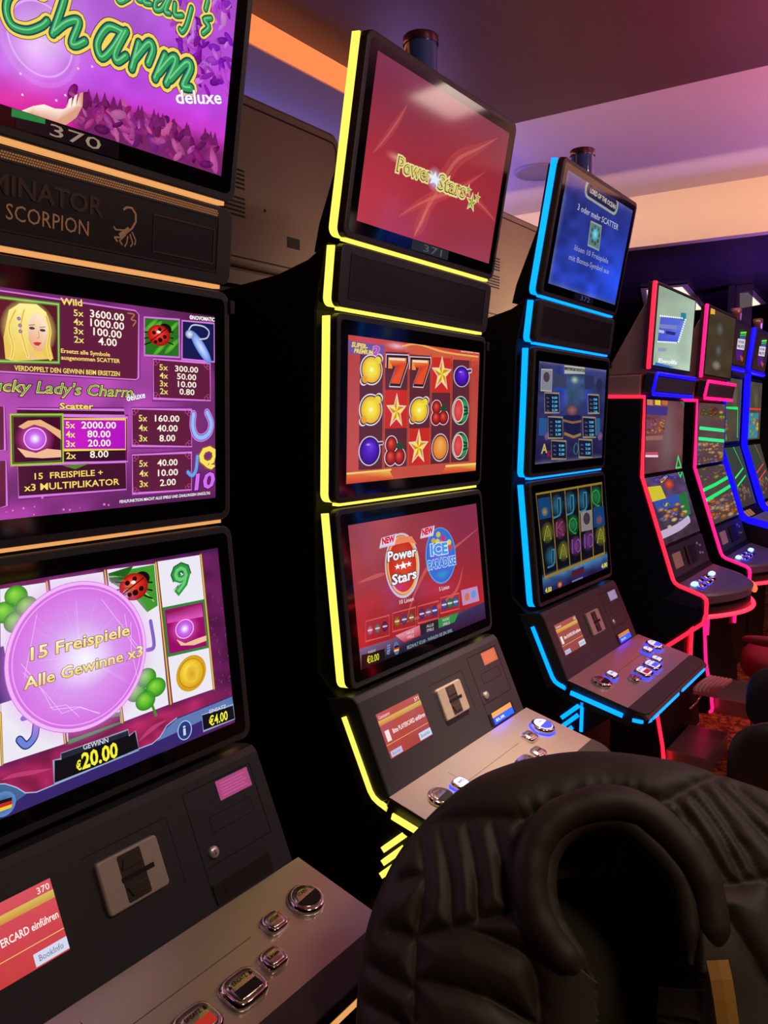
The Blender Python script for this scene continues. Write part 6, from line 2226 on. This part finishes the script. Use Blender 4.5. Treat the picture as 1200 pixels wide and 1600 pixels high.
NR, NA = 110, len(OU)
rho = np.linspace(0.0, 1.0, NR)**0.85
OA = np.array(OU)
P2 = (cen[None, None, :]+(OA[None, :, :]-cen)*rho[:, None, None]).reshape(-1, 2)
dome = .105*np.sqrt(np.clip(1-np.repeat(rho, NA)**2.6, 0, 1))
sd = seg_dist(P2)
puff = .019*(1-np.exp(-(sd/.016)**1.1))
creas = .010*(vnoise(P2[:, 0]*1000, P2[:, 1]*1000, 75, 14)-.5)+.0022*(vnoise(P2[:, 0]*1000+P2[:, 1]*700, P2[:, 1]*400, 15, 13)-.5)*np.exp(-(sd/.014)**2)*2
CS = np.array(catmull([np.array(FJ.px(*p)) for p in seams[10]], 8))
s_at, best, run = np.zeros(len(P2)), np.full(len(P2), 9.0), 0.0
for i in range(len(CS)-1):
    a_, ab_ = CS[i], CS[i+1]-CS[i]
    t_ = np.clip(((P2-a_) @ ab_)/(ab_ @ ab_), 0, 1)
    d_ = np.linalg.norm(P2-(a_+t_[:, None]*ab_), axis=1)
    m_ = d_ < best
    best[m_] = d_[m_]
    s_at[m_] = run+t_[m_]*np.linalg.norm(ab_)
    run += np.linalg.norm(ab_)
creas = creas+.0035*np.sin(s_at*2*math.pi/.027+3*np.sin(s_at*37))*np.exp(-(best/.020)**2)
hd = poly_dist(P2, hole)
ins_ = in_poly(P2, np.vstack([hole, np.array([FJ.px(1000, 2100), FJ.px(900, 2100)])]))
dep = np.where(ins_, -.17*np.clip(hd/.03, 0, 1)**.8, 0)
H_ = dome+puff+creas+dep
V = [FJ.p(p[0], p[1], h) for p, h in zip(P2, H_)]
b = MB()
fs = []
for i in range(NR-1):
    for j in range(NA):
        a, c = i*NA+j, i*NA+(j+1) % NA
        fs.append([a, c, c+NA, a+NA])
# the cloth wraps back around the chair's edge
for k, (sc, back) in enumerate(((1.0, -.03), (.97, -.07), (.90, -.11))):
    base = len(V)
    V += [FJ.p(*(cen+(p-cen)*sc), back) for p in OA]
    pb = base-NA
    for j in range(NA):
        c = (j+1) % NA
        fs.append([pb+j, pb+c, base+c, base+j])
base = len(V)
fs.append(list(range(base-NA, base)))
b.add(V, fs, 0, True)
M_JACK = mat('black_nylon_quilting', (0.035, 0.027, 0.020), 0.58, noise=.2, nscale=60, bump=.12)
M_LINING = mat('dark_jacket_lining', (0.022, 0.018, 0.016), .8, noise=.2, nscale=80)
jk = b.build('quilted_jacket', M_JACK)
tag(jk, 'black quilted puffer jacket hung over a chair back in the foreground', 'jacket')


def collar(pts, r0, lift, name, m, seed):
    Q = catmull([np.array(FJ.px(*p)) for p in pts], 10)
    n = len(Q)
    path, radii = [], []
    for i, q in enumerate(Q):
        t = i/(n-1)
        path.append(FJ.p(q[0], q[1], .105+lift*math.sin(math.pi*t)**.5))
        rr = r0*(.75+.25*math.sin(math.pi*t)**.5)*(1+.012*math.sin(t*47+seed)+.012*math.sin(t*83+seed*2))
        if t < .06 or t > .94:
            rr *= max(.35, min(t, 1-t)/.06)
        radii.append(rr)
    b = MB()
    b.tube(path, r0, 0, 18, radii=radii)
    return b.build(name, m, jk)


collar(ZJ(640, 690, 560, 610, 505, 520, 490, 420, 510, 330, 570, 262, 680, 226, 780, 245, 870, 320, 940, 420, 968, 520, 975, 640), .027, .012, 'collar', M_JACK, 1)
collar(ZJ(655, 690, 590, 600, 545, 520, 530, 430, 548, 345, 600, 288, 680, 262, 750, 278, 830, 350, 885, 425, 912, 520, 915, 650), .019, .002, 'collar_facing', M_JACK, 2)
# lining patch at the back of the neck
b = MB()
gx = []
for i in range(9):
    row = []
    for j in range(13):
        x = 565+(785-565)*j/12
        y = 300+(415-300)*i/8+(-14*math.sin(math.pi*j/12))
        q = FJ.px(*ZJ(x, y)[0])
        row.append(FJ.p(q[0], q[1], .075-.05*i/8-.02*math.sin(math.pi*j/12)))
    gx.append(row)
b.add([p for r_ in gx for p in r_], [[i*13+j, i*13+j+1, (i+1)*13+j+1, (i+1)*13+j] for i in range(8) for j in range(12)], 0, True)
b.add([p+NJ*-.004 for r_ in gx for p in r_], [[i*13+j, (i+1)*13+j, (i+1)*13+j+1, i*13+j+1] for i in range(8) for j in range(12)], 0, True)
b.build('neck_lining', mat('grey_brown_lining', (.06, .05, .045), .7, noise=.1, nscale=90), jk)
# yellow strap
b = MB()
st = [(640, .145), (690, .150), (740, .150), (800, .148), (840, .146), (900, .14)]
rows = []
for i, (y, h) in enumerate(st):
    xl = 930+(y-640)*.14
    row = []
    for x in (xl, xl+28, xl+56):
        q = FJ.px(*ZJ(x, y-(x-xl)*.05)[0])
        row.append((q, h+(.002 if x == xl+28 else 0)))
    rows.append(row)
top = [[FJ.p(*q, h) for q, h in r_] for r_ in rows]
bot = [[FJ.p(*q, h-.004) for q, h in r_] for r_ in rows]
b.loft([[*t, *bb[::-1]] for t, bb in zip(top, bot)])
b.build('strap', mat('mustard_strap', (.42, .22, .035), .7, noise=.15, nscale=200, bump=.2), jk)

# ------------------------------------------------------------------ machines across the aisle, mirrored in the glass of the front row
def copy_tree(o, parent=None):
    c = o.copy()
    COL.objects.link(c)
    if parent is not None:
        c.parent = parent
    for ch in list(o.children):
        copy_tree(ch, c)
    return c


FRONT = {o['label']: o for o in bpy.data.objects if o.parent is None and 'label' in o}
for src, x, y, lab in (('outlined in yellow light', 1.25, -3.3, 'yellow-lit slot machine across the aisle, seen only mirrored in the display glass'),
                       ('outlined in red tube', 4.0, -3.3, 'red-lit slot machine across the aisle, seen only mirrored in the display glass'),
                       ('bright blue light', 5.1, -3.3, 'blue-lit slot machine across the aisle, seen only mirrored in the display glass')):
    o = [v for k, v in FRONT.items() if src in k][0]
    c = copy_tree(o)
    c.location = (x, y, 0)
    c.rotation_euler = (0, 0, math.pi)
    c['label'] = lab
    c['group'] = 'slot machines across the aisle'
